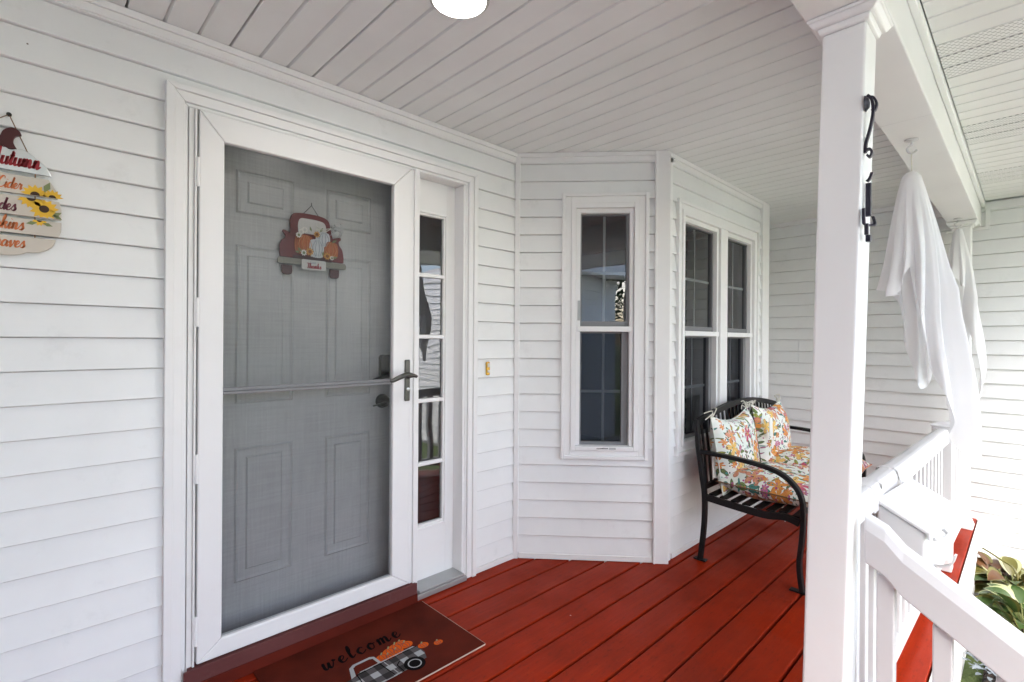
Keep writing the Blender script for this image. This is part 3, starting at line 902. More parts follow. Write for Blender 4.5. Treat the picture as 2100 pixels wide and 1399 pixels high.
MB().prism([(.392, -.0482, .0015), (.392, -.0608, .0015), (.392, -.0575, .0455), (.392, -.0482, .0455)], (.962, 0, 0)).build('deck_filler', 'deck_red_dimmed', dc, bevel=.002)  # added strip that reads as deck below the threshold, in darkened deck red
MB().box(.41, 1.35, -.0482, .10, .0305, .096).build('threshold_board', 'threshold', dc, bevel=.002)

sd_ = empty('storm_door', (.89, -.03, .09), house)
sd_['label'] = 'white framed full-view storm door'
SX0, SX1, SZ0, SZ1 = .4375, 1.318, .100, 2.083
GX0, GX1, GZ0, GZ1 = .518, 1.224, .166, 1.988
def smem(poly):
    mb = MB(); mb.prism([Dp.p(u, .004, z) for u, z in poly], Dp.n * .034); mb.build('stile', 'trim', sd_, bevel=.005, seg=3)
g = .0005
smem([(SX0, SZ0), (GX0, GZ0), (GX0, GZ1 - g), (SX0, SZ1 - g)])
smem([(SX1, SZ0), (SX1, SZ1 - g), (GX1, GZ1 - g), (GX1, GZ0)])
smem([(SX0 + g, SZ1), (SX1 - g, SZ1), (GX1 - g, GZ1), (GX0 + g, GZ1)])
smem([(SX0 + g, SZ0), (SX1 - g, SZ0), (GX1 - g, GZ0), (GX0 + g, GZ0)])
mb = MB(); mb.poly([(GX0 - .002, -.018, 1.072), (GX1 + .002, -.018, 1.072), (GX1 + .002, -.018, GZ1 + .002), (GX0 - .002, -.018, GZ1 + .002)]); mb.build('pane', 'storm_glass', sd_, recalc=False)
mb = MB(); mb.poly([(GX0 - .002, -.022, GZ0 - .002), (GX1 + .002, -.022, GZ0 - .002), (GX1 + .002, -.022, 1.068), (GX0 - .002, -.022, 1.068)]); mb.build('pane', 'storm_glass', sd_, recalc=False)
mb = MB(); Dp.box(mb, GX0 + .001, GX1 - .001, .010, .026, 1.070, 1.084); Dp.box(mb, GX0 + .001, GX1 - .001, .008, .032, 1.058, 1.0695)
mb.build('glazing_bar', 'grey_frame', sd_, bevel=.002)
# latch side bars (astragal) between storm door and sidelight
mb = MB(); Dp.box(mb, 1.321, 1.336, -.02, .030, .050, 2.084); Dp.box(mb, 1.3365, 1.352, -.02, .040, .030, 2.092); Dp.box(mb, 1.3525, 1.374, -.05, .024, .036, 2.092)
mb.build('latch_rail', 'trim', dc, bevel=.002)
# handle
mb = MB(); Dp.box(mb, 1.283, 1.311, .0385, .047, .976, 1.172)
hp = mb.build('handle_plate', 'bronze', sd_, bevel=.005, seg=3)
mb = MB()
mb.lathe([(.016, 0), (.016, .010), (.010, .014), (.010, .035)], (1.297, -.047, 1.098), (0, -1, 0), 16)
mb.build('handle_rose', 'dark_bronze', sd_, smooth=40)
lv = smoothpath([(1.318, -.092, 1.094), (1.297, -.094, 1.100), (1.262, -.094, 1.104), (1.225, -.094, 1.094), (1.195, -.090, 1.081), (1.183, -.088, 1.080)], 5)
MB().tube(lv, [.007 + .006 * math.sin(math.pi * min(1, k / (len(lv) - 1) * 1.05)) * (.5 + .5 * k / len(lv)) for k in range(len(lv))], 10).build('lever', 'bronze', sd_, smooth=60)
MB().lathe([(.0085, 0), (.0085, .003), (.006, .004)], (1.299, -.047, 1.032), (0, -1, 0), 14).build('lock_cylinder', 'galvanised', sd_, smooth=40)

# inner six-panel door
fd = empty('entry_door', (.89, .12, .09), house)
fd['label'] = 'grey six-panel front door behind the storm glass'
DY = .115
MB().box(.44, 1.35, DY, DY + .045, .09, 2.12).build('door_slab', 'door', fd)
for (a, b) in ((.597, .825), (.968, 1.187)):
    for (c, d) in ((1.772, 1.945), (1.004, 1.645), (.285, .828)):
        fa, fb = a + .044, b - .046
        fc, fd_ = c + .046, d - .042
        mb = MB()
        # sunk moulding ring and raised field as one relief
        rr = [(a, b, c, d, 0), (a + .007, b - .007, c + .007, d - .007, .006), (a + .016, b - .016, c + .016, d - .016, .001), (fa - .002, fb + .002, fc - .002, fd_ + .002, -.0005), (fa + .004, fb - .004, fc + .004, fd_ - .004, .006)]
        rings = []
        for (p, q, r_, s_, h_) in rr:
            y = DY - .0012 - h_
            rings.append(mb.verts([(p, y, r_), (q, y, r_), (q, y, s_), (p, y, s_)]))
        for A, B_ in zip(rings, rings[1:]):
            for k in range(4): mb.quad(A[k], A[(k + 1) % 4], B_[(k + 1) % 4], B_[k])
        mb.quad(*rings[-1])
        mb.build('panel', 'door', fd)
mb = MB(); mb.prism([(x, DY, z) for x, z in [(1.232, 1.09), (1.31, 1.09), (1.31, 1.192), (1.242, 1.192), (1.232, 1.182)]], (0, -.028, 0))
kp = mb.build('keypad_lock', 'black', fd, bevel=.004)
lv = smoothpath([(1.28, .078, 1.092), (1.242, .072, 1.090), (1.202, .070, 1.079), (1.180, .072, 1.074)], 4)
MB().tube(lv, [.010, .011, .012, .012, .012, .011, .011, .010, .009, .008, .007, .006, .005], 8).build('thumb_turn', 'dark_bronze', fd, smooth=60)
MB().lathe([(.034, 0), (.034, .008), (.030, .012), (.029, .022), (.022, .045), (.008, .055), (.0, .056)], (1.252, DY, .966), (0, -1, 0), 24).build('deadbolt', 'dark_bronze', fd, smooth=50)
MB().sweep([(1.24, .066, .962), (1.178, .062, .952)], .012, .006, side=(0, 1, 0)).build('key_lever', 'bronze', fd, bevel=.002)

# sidelight: recessed .07 behind the wall face
sy = .06
sg = empty('sidelight', (1.53, sy, .05), house)
sg['label'] = 'narrow five-pane sidelight beside the storm door'
SP = Plane((0, sy, 0), (1, 0, 0), (0, -1, 0))
su0, su1 = 1.376, 1.652
gu0, gu1, gz0, gz1 = 1.425, 1.578, .325, 1.903
SP.frame(MB(), su0, su1, .031, 2.086, gu0 - .020 - su0, su1 - gu1 - .022, 2.086 - gz1 - .024, gz0 - .03 - .031, -.03, 0).build('stile', 'trim', sg, bevel=.001)
SP.frame(MB(), gu0 - .0195, gu1 + .0215, gz0 - .0295, gz1 + .0235, .0095, .0115, .0115, .0145, -.02, .009).build('moulding', 'trim', sg, bevel=.003)
SP.frame(MB(), gu0 - .0098, gu1 + .0098, gz0 - .0148, gz1 + .0118, .0098, .0098, .0118, .0148, -.02, .003).build('glazing_bead', 'trim_worn', sg, bevel=.002)
bars = [1.598, 1.283, .955, .632]
zz = [gz0] + sorted(bars) + [gz1]
for a, b in zip(zz, zz[1:]):
    mb = MB(); mb.poly([SP.p(gu0 - .002, -.012, a), SP.p(gu1 + .002, -.012, a), SP.p(gu1 + .002, -.012, b), SP.p(gu0 - .002, -.012, b)])
    mb.build('pane', 'glass', sg, recalc=False)
for b in bars:
    mb = MB(); SP.box(mb, gu0 - .001, gu1 + .001, -.016, .006, b - .010, b + .010)
    mb.build('muntin', 'trim', sg, bevel=.004)
MB().box(1.30, 1.38, .02, .14, .03, 2.12).build('mullion', 'trim', sg)
# jamb returns beside the sidelight
mb = MB(); Dp.box(mb, 1.6525, 1.668, -.09, .016, .031, 2.086); mb.build('jamb', 'trim', dc, bevel=.002)
mb = MB(); Dp.box(mb, .40, 1.668, -.13, .010, 2.0875, 2.0985); mb.build('jamb', 'trim', dc, bevel=.002)
MB().box(1.376, 1.6515, -.045, .058, .031, .044).build('sill', 'aluminium', sg, bevel=.003)
# dark sheet standing in for the unlit hall behind the door and sidelight
MB().box(.40, 1.70, .17, .19, .03, 2.2).build('room', 'interior', house)

# ------------------------------------------------------------------ porch ceiling (planks run along Y)
ceil = struct(empty('porch_ceiling', (1.6, -.8, H)), 'grooved vinyl plank porch ceiling')


def plank_mesh(deep, wid=PITCH, y0=-1.70, y1=.0, name='ceiling_plank', mat='ceiling', z=0):
    """profile in x/z extruded along y; deep = panel joint on its left edge"""
    g = .0055 if deep else .0
    pr = [(g, .022), (g, .004), (g + .0022, .0)] if deep else [(0, .022), (0, .0115), (.0038, .0110), (.0100, .0)]
    pr += [(wid - .0022, 0), (wid - .0004, .004), (wid - .0004, .022)]
    mb = MB()
    mb.prism([(x, y0, zz + z) for x, zz in pr], (0, y1 - y0, 0))
    me_o = mb.build(name, mat, None)
    return me_o


base = {}
k0 = int((-1.5 - .534) / PITCH)
for k in range(-20, 44):
    x = .534 + k * PITCH
    if x + PITCH > 4.99: break
    deep = (k % 3 == 0)
    if deep not in base:
        o = plank_mesh(deep); base[deep] = o
    else:
        o = base[deep].copy(); o.name = 'ceiling_plank'; COL.objects.link(o)
    o.parent = ceil
    o.location = Vector((x, 0, H + random.uniform(0, .0012))) - wloc(ceil)
MB().box(-1.7, 4.955, -1.72, .0, H + .0235, H + .03).build('backing_board', 'dark_gap', ceil)

# beam
beam = struct(empty('porch_beam', (1.7, -1.76, 2.105)), 'white clad beam along the porch edge')
BY0, BY1, BZ = -1.846, -1.682, 2.107
MB().box(-1.8, 2.385, BY0, BY1, BZ, 2.42).build('cladding', 'trim', beam, bevel=.004)
MB().box(2.3855, 4.952, BY0 + .001, BY1 - .001, BZ + .0012, 2.42).build('cladding', 'trim', beam, bevel=.004)
MB().box(-1.8, 4.935, BY0 - .020, BY0 - .0005, 2.245, 2.2795).build('channel', 'trim', beam, bevel=.003)
mb = MB(); WW.box(mb, .4 - BY1 - .03, .4 - BY0 + .045, .0, .024, 2.085, 2.1065); WW.box(mb, .4 - BY0 + .0205, .4 - BY0 + .045, .0, .024, 2.107, 2.245)
mb.build('channel', 'trim', beam, bevel=.003)

# eave soffit outside the beam, carried on out of view to shade the rails
sof = struct(empty('eave_soffit', (1.7, -2.3, 2.28)), 'vented vinyl soffit under the eave outside the porch')
bs = {}
n = 0
for k in range(-18, 44):
    x = .534 + .045 + k * PITCH
    if x + PITCH > 4.95: break
    kk = k % 9
    perf = kk in (7, 8, 0)
    deep = (k % 3 == 1)
    key = (perf, deep)
    if key not in bs:
        o = plank_mesh(deep, y0=-3.35, y1=-1.868, name='soffit_plank', mat='perforated' if perf else 'soffit'); bs[key] = o
    else:
        o = bs[key].copy(); o.name = 'soffit_plank'; COL.objects.link(o)
    o.parent = sof
    o.location = Vector((x, 0, 2.281)) - wloc(sof)
MB().box(-1.8, 4.954, -3.35, -1.866, 2.306, 2.312).build('backing_board', 'dark_gap', sof)

# ------------------------------------------------------------------ columns
def column(label, x0, y0, y1, w_, top, bot=(0, 0), zb=0.0, capz=2.1065, near=True):
    """top/bot: sideways shift (dx,dy) of the shaft at capz and at the deck"""
    c = empty('porch_column', (x0 + w_ / 2, (y0 + y1) / 2, zb))
    tag(c, label, 'column', 'porch columns')
    T, B = Vector((*top, 0)), Vector((*bot, 0))
    def at(z, e=0):
        s = B + (T - B) * ((z - zb) / (capz - zb))
        return [Vector((x0 - e, y0 - e, z)) + s, Vector((x0 + w_ + e, y0 - e, z)) + s, Vector((x0 + w_ + e, y1 + e, z)) + s, Vector((x0 - e, y1 + e, z)) + s]
    MB().hexa(at(zb + .055) + at(capz - .040)).build('shaft', 'column', c, bevel=.007, seg=3)
    mb = MB(); mb.hexa(at(capz - .0395, .006) + at(capz - .024, .010)); mb.hexa(at(capz - .0238, .018) + at(capz - .010, .028)); mb.hexa(at(capz - .0098, .030) + at(capz - .0004, .030))
    mb.build('capital', 'column', c, bevel=.004)
    mb = MB(); mb.hexa(at(zb + .001, .020) + at(zb + .020, .020)); mb.hexa(at(zb + .0202, .017) + at(zb + .054, .008))
    mb.build('base', 'column', c, bevel=.004)
    return c


column('tall white square porch column with black iron brackets, nearest the steps', 1.49, -1.792, -1.695, .115, (0, -.022), (0, .024))
column('far white porch column half behind the white cloth', 4.62, -1.812, -1.712, .10, (0, 0))

# ------------------------------------------------------------------ porch railing
pr = empty('porch_railing', (3.1, -1.75, 0))
tag(pr, 'white baluster railing along the porch edge', 'railing')
RA, RB = Vector((1.60, -1.722, .775)), Vector((4.615, -1.772, .745))
def rl(s): return RA + (RB - RA) * s
def railseg(a, b, name='top_rail', w_=.064, h_=.078, par=pr, e=0, zoff=0):
    P0, P1 = rl(a), rl(b)
    d = (P1 - P0).normalized(); s = Vector((d.y, -d.x, 0)).normalized()
    prof = []
    hw, hh = w_ / 2 + e, h_ / 2 + e
    for (x, z) in ((-hw, -hh), (hw, -hh), (hw * 1.0, hh * .35), (hw * .72, hh * .92), (hw * .3, hh), (-hw * .3, hh), (-hw * .72, hh * .92), (-hw, hh * .35)):
        prof.append(P0 + s * x + Vector((0, 0, z + zoff)))
    mb = MB(); mb.prism(prof, P1 - P0)
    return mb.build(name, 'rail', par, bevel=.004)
SP1 = (3.66 - 1.60) / (4.615 - 1.60)
SP2 = (3.75 - 1.60) / (4.615 - 1.60)
railseg(.012, SP1 - .001)
railseg(SP2 + .001, .999)
railseg(0, .030, 'rail_sleeve', e=.009)
railseg(.105, .135, 'rail_strap', e=.004)
mb = MB()
for (a, b) in ((0.0, SP1), (SP2, 1.0)):
    P0, P1 = rl(a), rl(b); P0.z = P1.z = .105
    MB().sweep([P0, P1], .045, .07).build('bottom_rail', 'rail', pr, bevel=.004)
k = 0
xx = 1.60 + .095
while xx < 4.58:
    s = (xx - 1.60) / (4.615 - 1.60)
    if abs(xx - 3.705) > .085:
        p = rl(s)
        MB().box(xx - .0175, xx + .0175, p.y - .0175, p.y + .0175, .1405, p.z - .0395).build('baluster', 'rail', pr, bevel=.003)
    xx += .108
p = rl((SP1 + SP2) / 2)
MB().box(3.66, 3.75, p.y - .045, p.y + .045, .002, .80).build('post', 'rail', pr, bevel=.005)
mb = MB(); mb.box(3.654, 3.756, p.y - .051, p.y + .051, .8005, .812); mb.hexa([(3.655, p.y - .05, .8122), (3.755, p.y - .05, .8122), (3.755, p.y + .05, .8122), (3.655, p.y + .05, .8122), (3.695, p.y - .01, .826), (3.715, p.y - .01, .826), (3.715, p.y + .01, .826), (3.695, p.y + .01, .826)])
mb.build('post_cap', 'rail', pr, bevel=.003)

# stair railing: starts level on the column, then follows the stair slope
sr = empty('stair_railing', (1.55, -2.3, -.4))
tag(sr, 'white sloping handrail of the porch steps', 'railing')
SXc = 1.548
path = [(SXc, -1.8095, .772), (SXc, -1.852, .750), (SXc, -1.888, .710), (SXc, -3.05, -.04)]
w2, h2 = .060, .118
rings = []
mb = MB()
for k, p in enumerate(path):
    p = Vector(p)
    pr_ = []
    for (x, z) in ((-.5, -.5), (.5, -.5), (.5, .22), (.36, .46), (.15, .5), (-.15, .5), (-.36, .46), (-.5, .22)):
        pr_.append(p + Vector((x * w2, 0, z * h2)))
    rings.append(mb.verts(pr_))
for a, b in zip(rings, rings[1:]):
    for k in range(8): mb.quad(a[k], a[(k + 1) % 8], b[(k + 1) % 8], b[k])
mb.f.append(tuple(reversed(rings[0]))); mb.mi.append(0); mb.f.append(tuple(rings[-1])); mb.mi.append(0)
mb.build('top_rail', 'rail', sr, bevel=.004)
def srz(y): return .710 + (y + 1.888) * .75 / 1.162
MB().sweep([(SXc, -1.87, srz(-1.87) - .70), (SXc, -3.0, srz(-3.0) - .70 + .62 * 0)], .045, .07, side=(1, 0, 0)).build('bottom_rail', 'rail', sr, bevel=.004)
for k in range(10):
    y = -1.852 - k * .108
    top = srz(y) - .058 if y < -1.9 else .69
    MB().box(SXc - .018, SXc + .018, y - .018, y + .018, srz(y) - .68, top).build('baluster', 'rail', sr, bevel=.003)
MB().box(SXc - .045, SXc + .045, -3.14, -3.05, -.52, .35).build('newel', 'rail', sr, bevel=.005)

# ------------------------------------------------------------------ mailbox hung on the railing
mbx = empty('mailbox', (2.16, -1.84, .35))
tag(mbx, 'white wall mailbox with sloping lid hung on the porch railing', 'mailbox')
ma = R(5.0)
MP = Plane((1.968, -1.757, 0), (math.cos(ma), -math.sin(ma), 0), (-math.sin(ma), -math.cos(ma), 0))
mw, mdp = .385, .122
mb = MB()
mb.prism([MP.p(0, o, z) for o, z in ((0, .550), (mdp - .004, .556), (mdp, .570), (mdp, .690), (0, .752))], MP.t * mw)
mb.build('box', 'rail', mbx, bevel=.006, seg=3)
mb = MB()
mb.prism([MP.p(-.008, o, z) for o, z in ((.001, .7545), (mdp + .008, .689), (mdp + .010, .672), (mdp + .015, .672), (mdp + .015, .696), (.001, .7665))], MP.t * (mw + .016))
mb.build('lid', 'rail', mbx, bevel=.003)
MB().tube([MP.p(.10, mdp + .003, .650), MP.p(.13, mdp + .020, .645), MP.p(.20, mdp + .020, .645), MP.p(.23, mdp + .003, .650)], .006, 8).build('handle', 'rail', mbx, smooth=50)
for xx in (.06, mw - .06):
    hk = smoothpath([MP.p(xx, .02, .549), MP.p(xx, .03, .510), MP.p(xx, .075, .488), MP.p(xx, .125, .505), MP.p(xx, .140, .545)], 5)
    MB().sweep(hk, .022, .006, side=MP.t).build('paper_hook', 'rail', mbx)
    q = rl((MP.p(xx, 0, 0).x - 1.60) / 3.015)
    MB().sweep([MP.p(xx, -.0015, .745), (MP.p(xx, 0, 0).x, q.y - .0345, .785), (q.x, q.y - .0345, q.z + .032), (q.x, q.y - .02, q.z + .0395), (q.x, q.y, q.z + .0405), (q.x, q.y + .02, q.z + .0395), (q.x, q.y + .0345, q.z + .032), (q.x, q.y + .0345, q.z - .02)], .03, .002, side=(1, 0, 0)).build('hanger_strap', 'rail', mbx)

# ------------------------------------------------------------------ ceiling light
cl = empty('ceiling_light', (.98, -.835, H))
tag(cl, 'lit round recessed light in the plank ceiling', 'light')
MB().lathe([(.081, .004), (.081, -.008), (.085, -.012), (.091, -.010), (.097, -.004), (.097, .002)], (.98, -.835, H), seg=40).build('trim_ring', 'lamp_ring', cl, smooth=50)
MB().lathe([(.0805, .002), (.0805, -.004), (.060, -.0055), (.0, -.006)], (.98, -.835, H), seg=40).build('lens', 'lamp_glow', cl, smooth=50)

# ------------------------------------------------------------------ doorbell
db = empty('doorbell', (1.826, -.014, 1.11))
tag(db, 'small yellow brass doorbell button beside the door casing', 'doorbell')
MB().box(1.8125, 1.8395, -.0235, -.0135, 1.074, 1.148).build('plate', 'brass', db, bevel=.005, seg=3)
MB().box(1.819, 1.833, -.0262, -.0236, 1.118, 1.140).build('name_window', 'sign_white', db, bevel=.001)
MB().lathe([(.008, 0), (.008, .004), (.005, .006)], (1.826, -.0237, 1.096), (0, -1, 0), 16).build('button', 'sign_white', db, smooth=50)

# ------------------------------------------------------------------ bench
BX0, BX1 = 2.815, 4.135
bench = empty('garden_bench', ((BX0 + BX1) / 2, -1.02, 0))
tag(bench, 'black metal garden bench with arched slatted back below the twin window', 'bench')
for bx in (BX0, BX1):
    arm = smoothpath([(bx, -.762, .628), (bx, -.90, .626), (bx, -1.08, .612), (bx, -1.20, .584), (bx, -1.278, .520), (bx, -1.306, .43), (bx, -1.302, .28), (bx, -1.290, .14), (bx, -1.305, .004)], 5)
    MB().sweep(arm, .036, .022, side=(1, 0, 0)).build('arm', 'black_metal', bench, bevel=.004)
    leg = smoothpath([(bx, -.745, .812), (bx, -.755, .66), (bx, -.778, .50), (bx, -.795, .37), (bx, -.792, .20), (bx, -.770, .004)], 5)
    MB().sweep(leg, .034, .024, side=(1, 0, 0)).build('leg', 'black_metal', bench, bevel=.004)
    sd2 = 1 if bx == BX0 else -1
    for yy in (-.772, -1.303):
        MB().box(min(bx, bx + sd2 * .0) - .018, bx + .018, yy - .035, yy + .055 if yy < -1 else yy + .035, .0015, .010).build('foot', 'black_metal', bench, bevel=.002)
    rail_ = smoothpath([(bx, -.80, .372), (bx, -.95, .360), (bx, -1.12, .352), (bx, -1.22, .366), (bx, -1.292, .350)], 5)
    MB().sweep(rail_, .024, .036, side=(1, 0, 0)).build('seat_rail', 'black_metal', bench, bevel=.003)
def seat_z(y):
    pts = [(-.80, .392), (-.95, .380), (-1.12, .372), (-1.22, .384), (-1.295, .368)]
    for (a, za), (b, zb_) in zip(pts, pts[1:]):
        if b <= y <= a: return za + (zb_ - za) * (y - a) / (b - a)
    return .38
for k in range(8):
    y = -.835 - k * .062
    MB().box(BX0 + .0125, BX1 - .0125, y - .022, y + .022, seat_z(y) - .004, seat_z(y) + .004).build('seat_slat', 'black_metal', bench, bevel=.002)
def arch(x):
    s = (x - BX0) / (BX1 - BX0)
    return .795 + .075 * math.sin(math.pi * s)
top = [(BX0 + (BX1 - BX0) * k / 20, -.745, arch(BX0 + (BX1 - BX0) * k / 20)) for k in range(21)]
MB().sweep(top, .030, .034, side=(0, 1, 0)).build('top_rail', 'black_metal', bench, bevel=.004)
MB().sweep([(BX0, -.785, .425), (BX1, -.785, .425)], .022, .030, side=(0, 1, 0)).build('back_rail', 'black_metal', bench, bevel=.003)
for k in range(22):
    x = BX0 + .05 + k * (BX1 - BX0 - .1) / 21
    MB().sweep([(x, -.784, .438), (x, -.768, .62), (x, -.747, arch(x) - .014)], .022, .006, side=(1, 0, 0)).build('back_slat', 'black_metal', bench)


# cushions: pillow surfaces in a local frame
def cushion(name, label, cat, C, ux, uy, un, wd, ht, th, mat, group, notch=0.0, ties=(), uvs=1.7, ear=.03):
    C, ux, uy, un = Vector(C), Vector(ux).normalized(), Vector(uy).normalized(), Vector(un).normalized()
    root = empty(name, C - uy * (ht / 2))
    tag(root, label, cat, group)
    rnd = random.Random(hash(label) % 1000)
    N = 26
    ph = [rnd.uniform(0, 6.28) for _ in range(6)]
    def surf(sgn):
        def fn(a, b):
            u, v = a * 2 - 1, b * 2 - 1
            # outline: soft corners pulled into ears, sides slightly concave
            pin = 1 - ear * (1 - u * u) * abs(v) ** 3
            px = u * wd / 2 * (1 - ear * (1 - v * v) * abs(u) ** 3)
            py = v * ht / 2 * pin
            if v > 0: py -= notch * ht * (1 - u * u) ** 1.2 * v ** 2
            e = max(0, (1 - abs(u) ** 3.2)) ** .55 * max(0, (1 - abs(v) ** 3.2)) ** .55
            z = th / 2 * e * (1 + .10 * math.sin(3 * u + ph[0]) * math.sin(2.6 * v + ph[1]))
            # tufting creases
            z *= 1 - .16 * math.exp(-((u - .05) / .10) ** 2) * (.5 + .5 * math.sin(4 * v + ph[2]))
            z += .006 * math.sin(7 * u + 3 * v + ph[3]) * e
            return C + ux * px + uy * py + un * (z * sgn)
        return fn
    mb = MB(); mb.grid(surf(1), N, N); mb.grid(surf(-1), N, N)
    for k in mb.uv: mb.uv[k] = (mb.uv[k][0] * wd / .5 * uvs, mb.uv[k][1] * ht / .5 * uvs)
    o = mb.build('cover', mat, root, smooth=75)
    # welted seam
    loop = [surf(1)(a, b) for a, b in [(k / 24, 0) for k in range(24)] + [(1, k / 24) for k in range(24)] + [(1 - k / 24, 1) for k in range(24)] + [(0, 1 - k / 24) for k in range(24)]]
    loop.append(loop[0])
    MB().tube(loop, .0035, 5).build('piping', mat, root, smooth=60)
    for (tu, off) in ties:
        p = C + ux * (tu * wd / 2 * .96) + uy * (ht / 2 * (.97 if abs(tu) > .5 else .9 - notch))
        mb = MB()
        for q in range(4):
            a = rnd.uniform(-.06, .06)
            e_ = p + uy * rnd.uniform(.0, .05) * (1 if q % 2 else -.2) + ux * a + un * rnd.uniform(-.03, .015)
            m_ = (p + e_) / 2 + uy * .022 + un * rnd.uniform(-.01, .03)
            mb.tube(smoothpath([p, m_, e_], 5), .0035, 5)
        mb.build('tie', 'cord_white', root, smooth=60)
    return root


tilt = Vector((0, .17, 1)).normalized()
nb = Vector((0, -1, .17)).normalized()
G1, G2 = 'floral back cushions on the bench', 'floral seat cushions on the bench'
c1 = cushion('back_cushion', 'floral back cushion at the near end of the bench, orange bloom at its top corner', 'cushion', (3.135, -.842, .615), (1, 0, .02), tilt, nb, .54, .45, .15, 'floral_a', G1, notch=.10, ties=((-.95, 0), (.95, 0)))
c2 = cushion('back_cushion', 'floral back cushion at the far end of the bench, against the arched back', 'cushion', (3.74, -.842, .620), (1, 0, -.02), tilt, nb, .54, .46, .15, 'floral_b', G1, notch=.08, ties=((-.95, 0), (.95, 0)))
c3 = cushion('seat_cushion', 'floral seat cushion behind the near armrest', 'cushion', (3.150, -1.105, .458), (1, 0, 0), (0, 1, .03), (0, 0, 1), .60, .52, .165, 'floral_c', G2, ear=.02)
c4_ = cushion('seat_cushion', 'floral seat cushion at the far end, half hidden by the column', 'cushion', (3.78, -1.10, .458), (1, 0, 0), (0, 1, .03), (0, 0, 1), .60, .52, .165, 'floral_d', G2, ear=.02)
for par, pts in ((c2, [(3.475, -.918, .775), (3.515, -.922, .772), (3.525, -.926, .64), (3.47, -.924, .655)]), (c1, [(2.868, -.815, .60), (2.905, -.815, .60), (2.90, -.83, .47), (2.855, -.825, .48)])):
    mb = MB(); mb.prism(pts, (.002, .004, 0)); mb.build('care_tag', 'paper', par)
mb = MB(); mb.prism([(3.505, -.925, .64), (3.52, -.925, .64), (3.523, -.926, .57), (3.508, -.926, .57)], (.001, .003, 0)); mb.build('care_tag', 'paper', c2)
mb = MB(); mb.prism([(3.02, -1.20, .398), (3.02, -1.10, .396), (3.10, -1.08, .393), (3.10, -1.18, .389)], (0, 0, .002)); mb.build('care_tag', 'paper', c3)
mb = MB(); mb.grid(lambda a, b: Vector((3.035 + .035 * a + .01 * b, -1.135 - .01 * b + .004 * math.sin(5 * b), .388 - .125 * b)), 3, 8); mb.build('care_tag', 'paper', c3, recalc=False)

# ------------------------------------------------------------------ welcome mat
MX0, MX1, MY0, MY1 = .617, 1.372, -.532, -.062
wm = empty('door_mat', ((MX0 + MX1) / 2, (MY0 + MY1) / 2, 0))
tag(wm, 'dark maroon door mat printed welcome with a plaid truck of pumpkins', 'door mat')
MB().box(MX0, MX1, MY0, MY1, .002, .0085).build('mat_pad', 'mat_field', wm, bevel=.002)
mb = MB(); mb.box(MX0 + .002, MX1 - .002, MY0 - .0022, MY0 - .0003, .003, .0075); mb.box(MX1 + .0003, MX1 + .002, MY0 + .002, MY1 - .002, .003, .007)
mb.build('mat_edge', 'mat_edge', wm)
zt = .0092
ux, uy = Vector((1, 0, 0)), Vector((0, 1, 0))
script(MB(), 'welcome', (.815, -.246, zt), ux, uy, .044, .13, .10, .92, .28).build('lettering', 'mat_print_black', wm, recalc=False)
def flat(pts, z, name, mat, par=wm):
    mb = MB(); mb.poly([(x, y, z) for x, y in pts]); return mb.build(name, mat, par, recalc=False)
def ell(cx, cy, rx, ry, n=24, a0=0, sq=0):
    return [(cx + rx * math.cos(t + a0), cy + ry * math.sin(t + a0)) for t in [2 * math.pi * k / n for k in range(n)]]
tx, ty = .742, -.455
body = [(0, .0), (.0, .07), (.02, .085), (.12, .095), (.155, .095), (.155, .108), (.40, .108), (.415, .10), (.415, .05), (.40, .012), (.30, .0)]
flat([(tx + x, ty + y) for x, y in body], zt, 'truck_print', 'plaid')
# cab outline with window
cab = [(.125, .095), (.145, .155), (.165, .168), (.235, .168), (.25, .158), (.255, .108)]
cabi = [(.145, .100), (.158, .148), (.172, .156), (.228, .156), (.240, .15), (.243, .108)]
mb = MB()
for k in range(len(cab) - 1):
    mb.poly([(tx + cab[k][0], ty + cab[k][1], zt + .0004), (tx + cab[k + 1][0], ty + cab[k + 1][1], zt + .0004), (tx + cabi[k + 1][0], ty + cabi[k + 1][1], zt + .0004), (tx + cabi[k][0], ty + cabi[k][1], zt + .0004)])
mb.build('truck_print', 'mat_print_white', wm, recalc=False)
mb = MB()
def line(mb, p, q, w_, z):
    p, q = Vector((*p, 0)), Vector((*q, 0)); d = (q - p).normalized(); n_ = Vector((-d.y, d.x, 0)) * w_ / 2
    mb.poly([(v.x, v.y, z) for v in (p + n_, q + n_, q - n_, p - n_)])
for a, b in (((.245, .105), (.255, .005)), ((.150, .105), (.14, .004)), ((.152, .102), (.41, .102)), ((.29, .0), (.29, .05)), ((.29, .05), (.31, .065))):
    line(mb, (tx + a[0], ty + a[1]), (tx + b[0], ty + b[1]), .0045, zt + .0006)
mb.build('truck_print', 'mat_print_black', wm, recalc=False)
mb = MB()
for a, b in (((.262, .100), (.270, .008)), ((.165, .109), (.40, .109)), ((.03, .0), (.26, .0))):
    line(mb, (tx + a[0], ty + a[1]), (tx + b[0], ty + b[1]), .004, zt + .0007)
mb.build('truck_print', 'mat_print_white', wm, recalc=False)
for wx in (.065, .345):
    flat(ell(tx + wx, ty + .012, .042, .042), zt + .0009, 'wheel_print', 'mat_print_black')
    mb = MB(); o_, i_ = ell(tx + wx, ty + .012, .027, .027), ell(tx + wx, ty + .012, .0225, .0225)
    for k in range(24): mb.poly([(*o_[k], zt + .0011), (*o_[(k + 1) % 24], zt + .0011), (*i_[(k + 1) % 24], zt + .0011), (*i_[k], zt + .0011)])
    mb.build('wheel_print', 'mat_print_white', wm, recalc=False)
rp = random.Random(11)
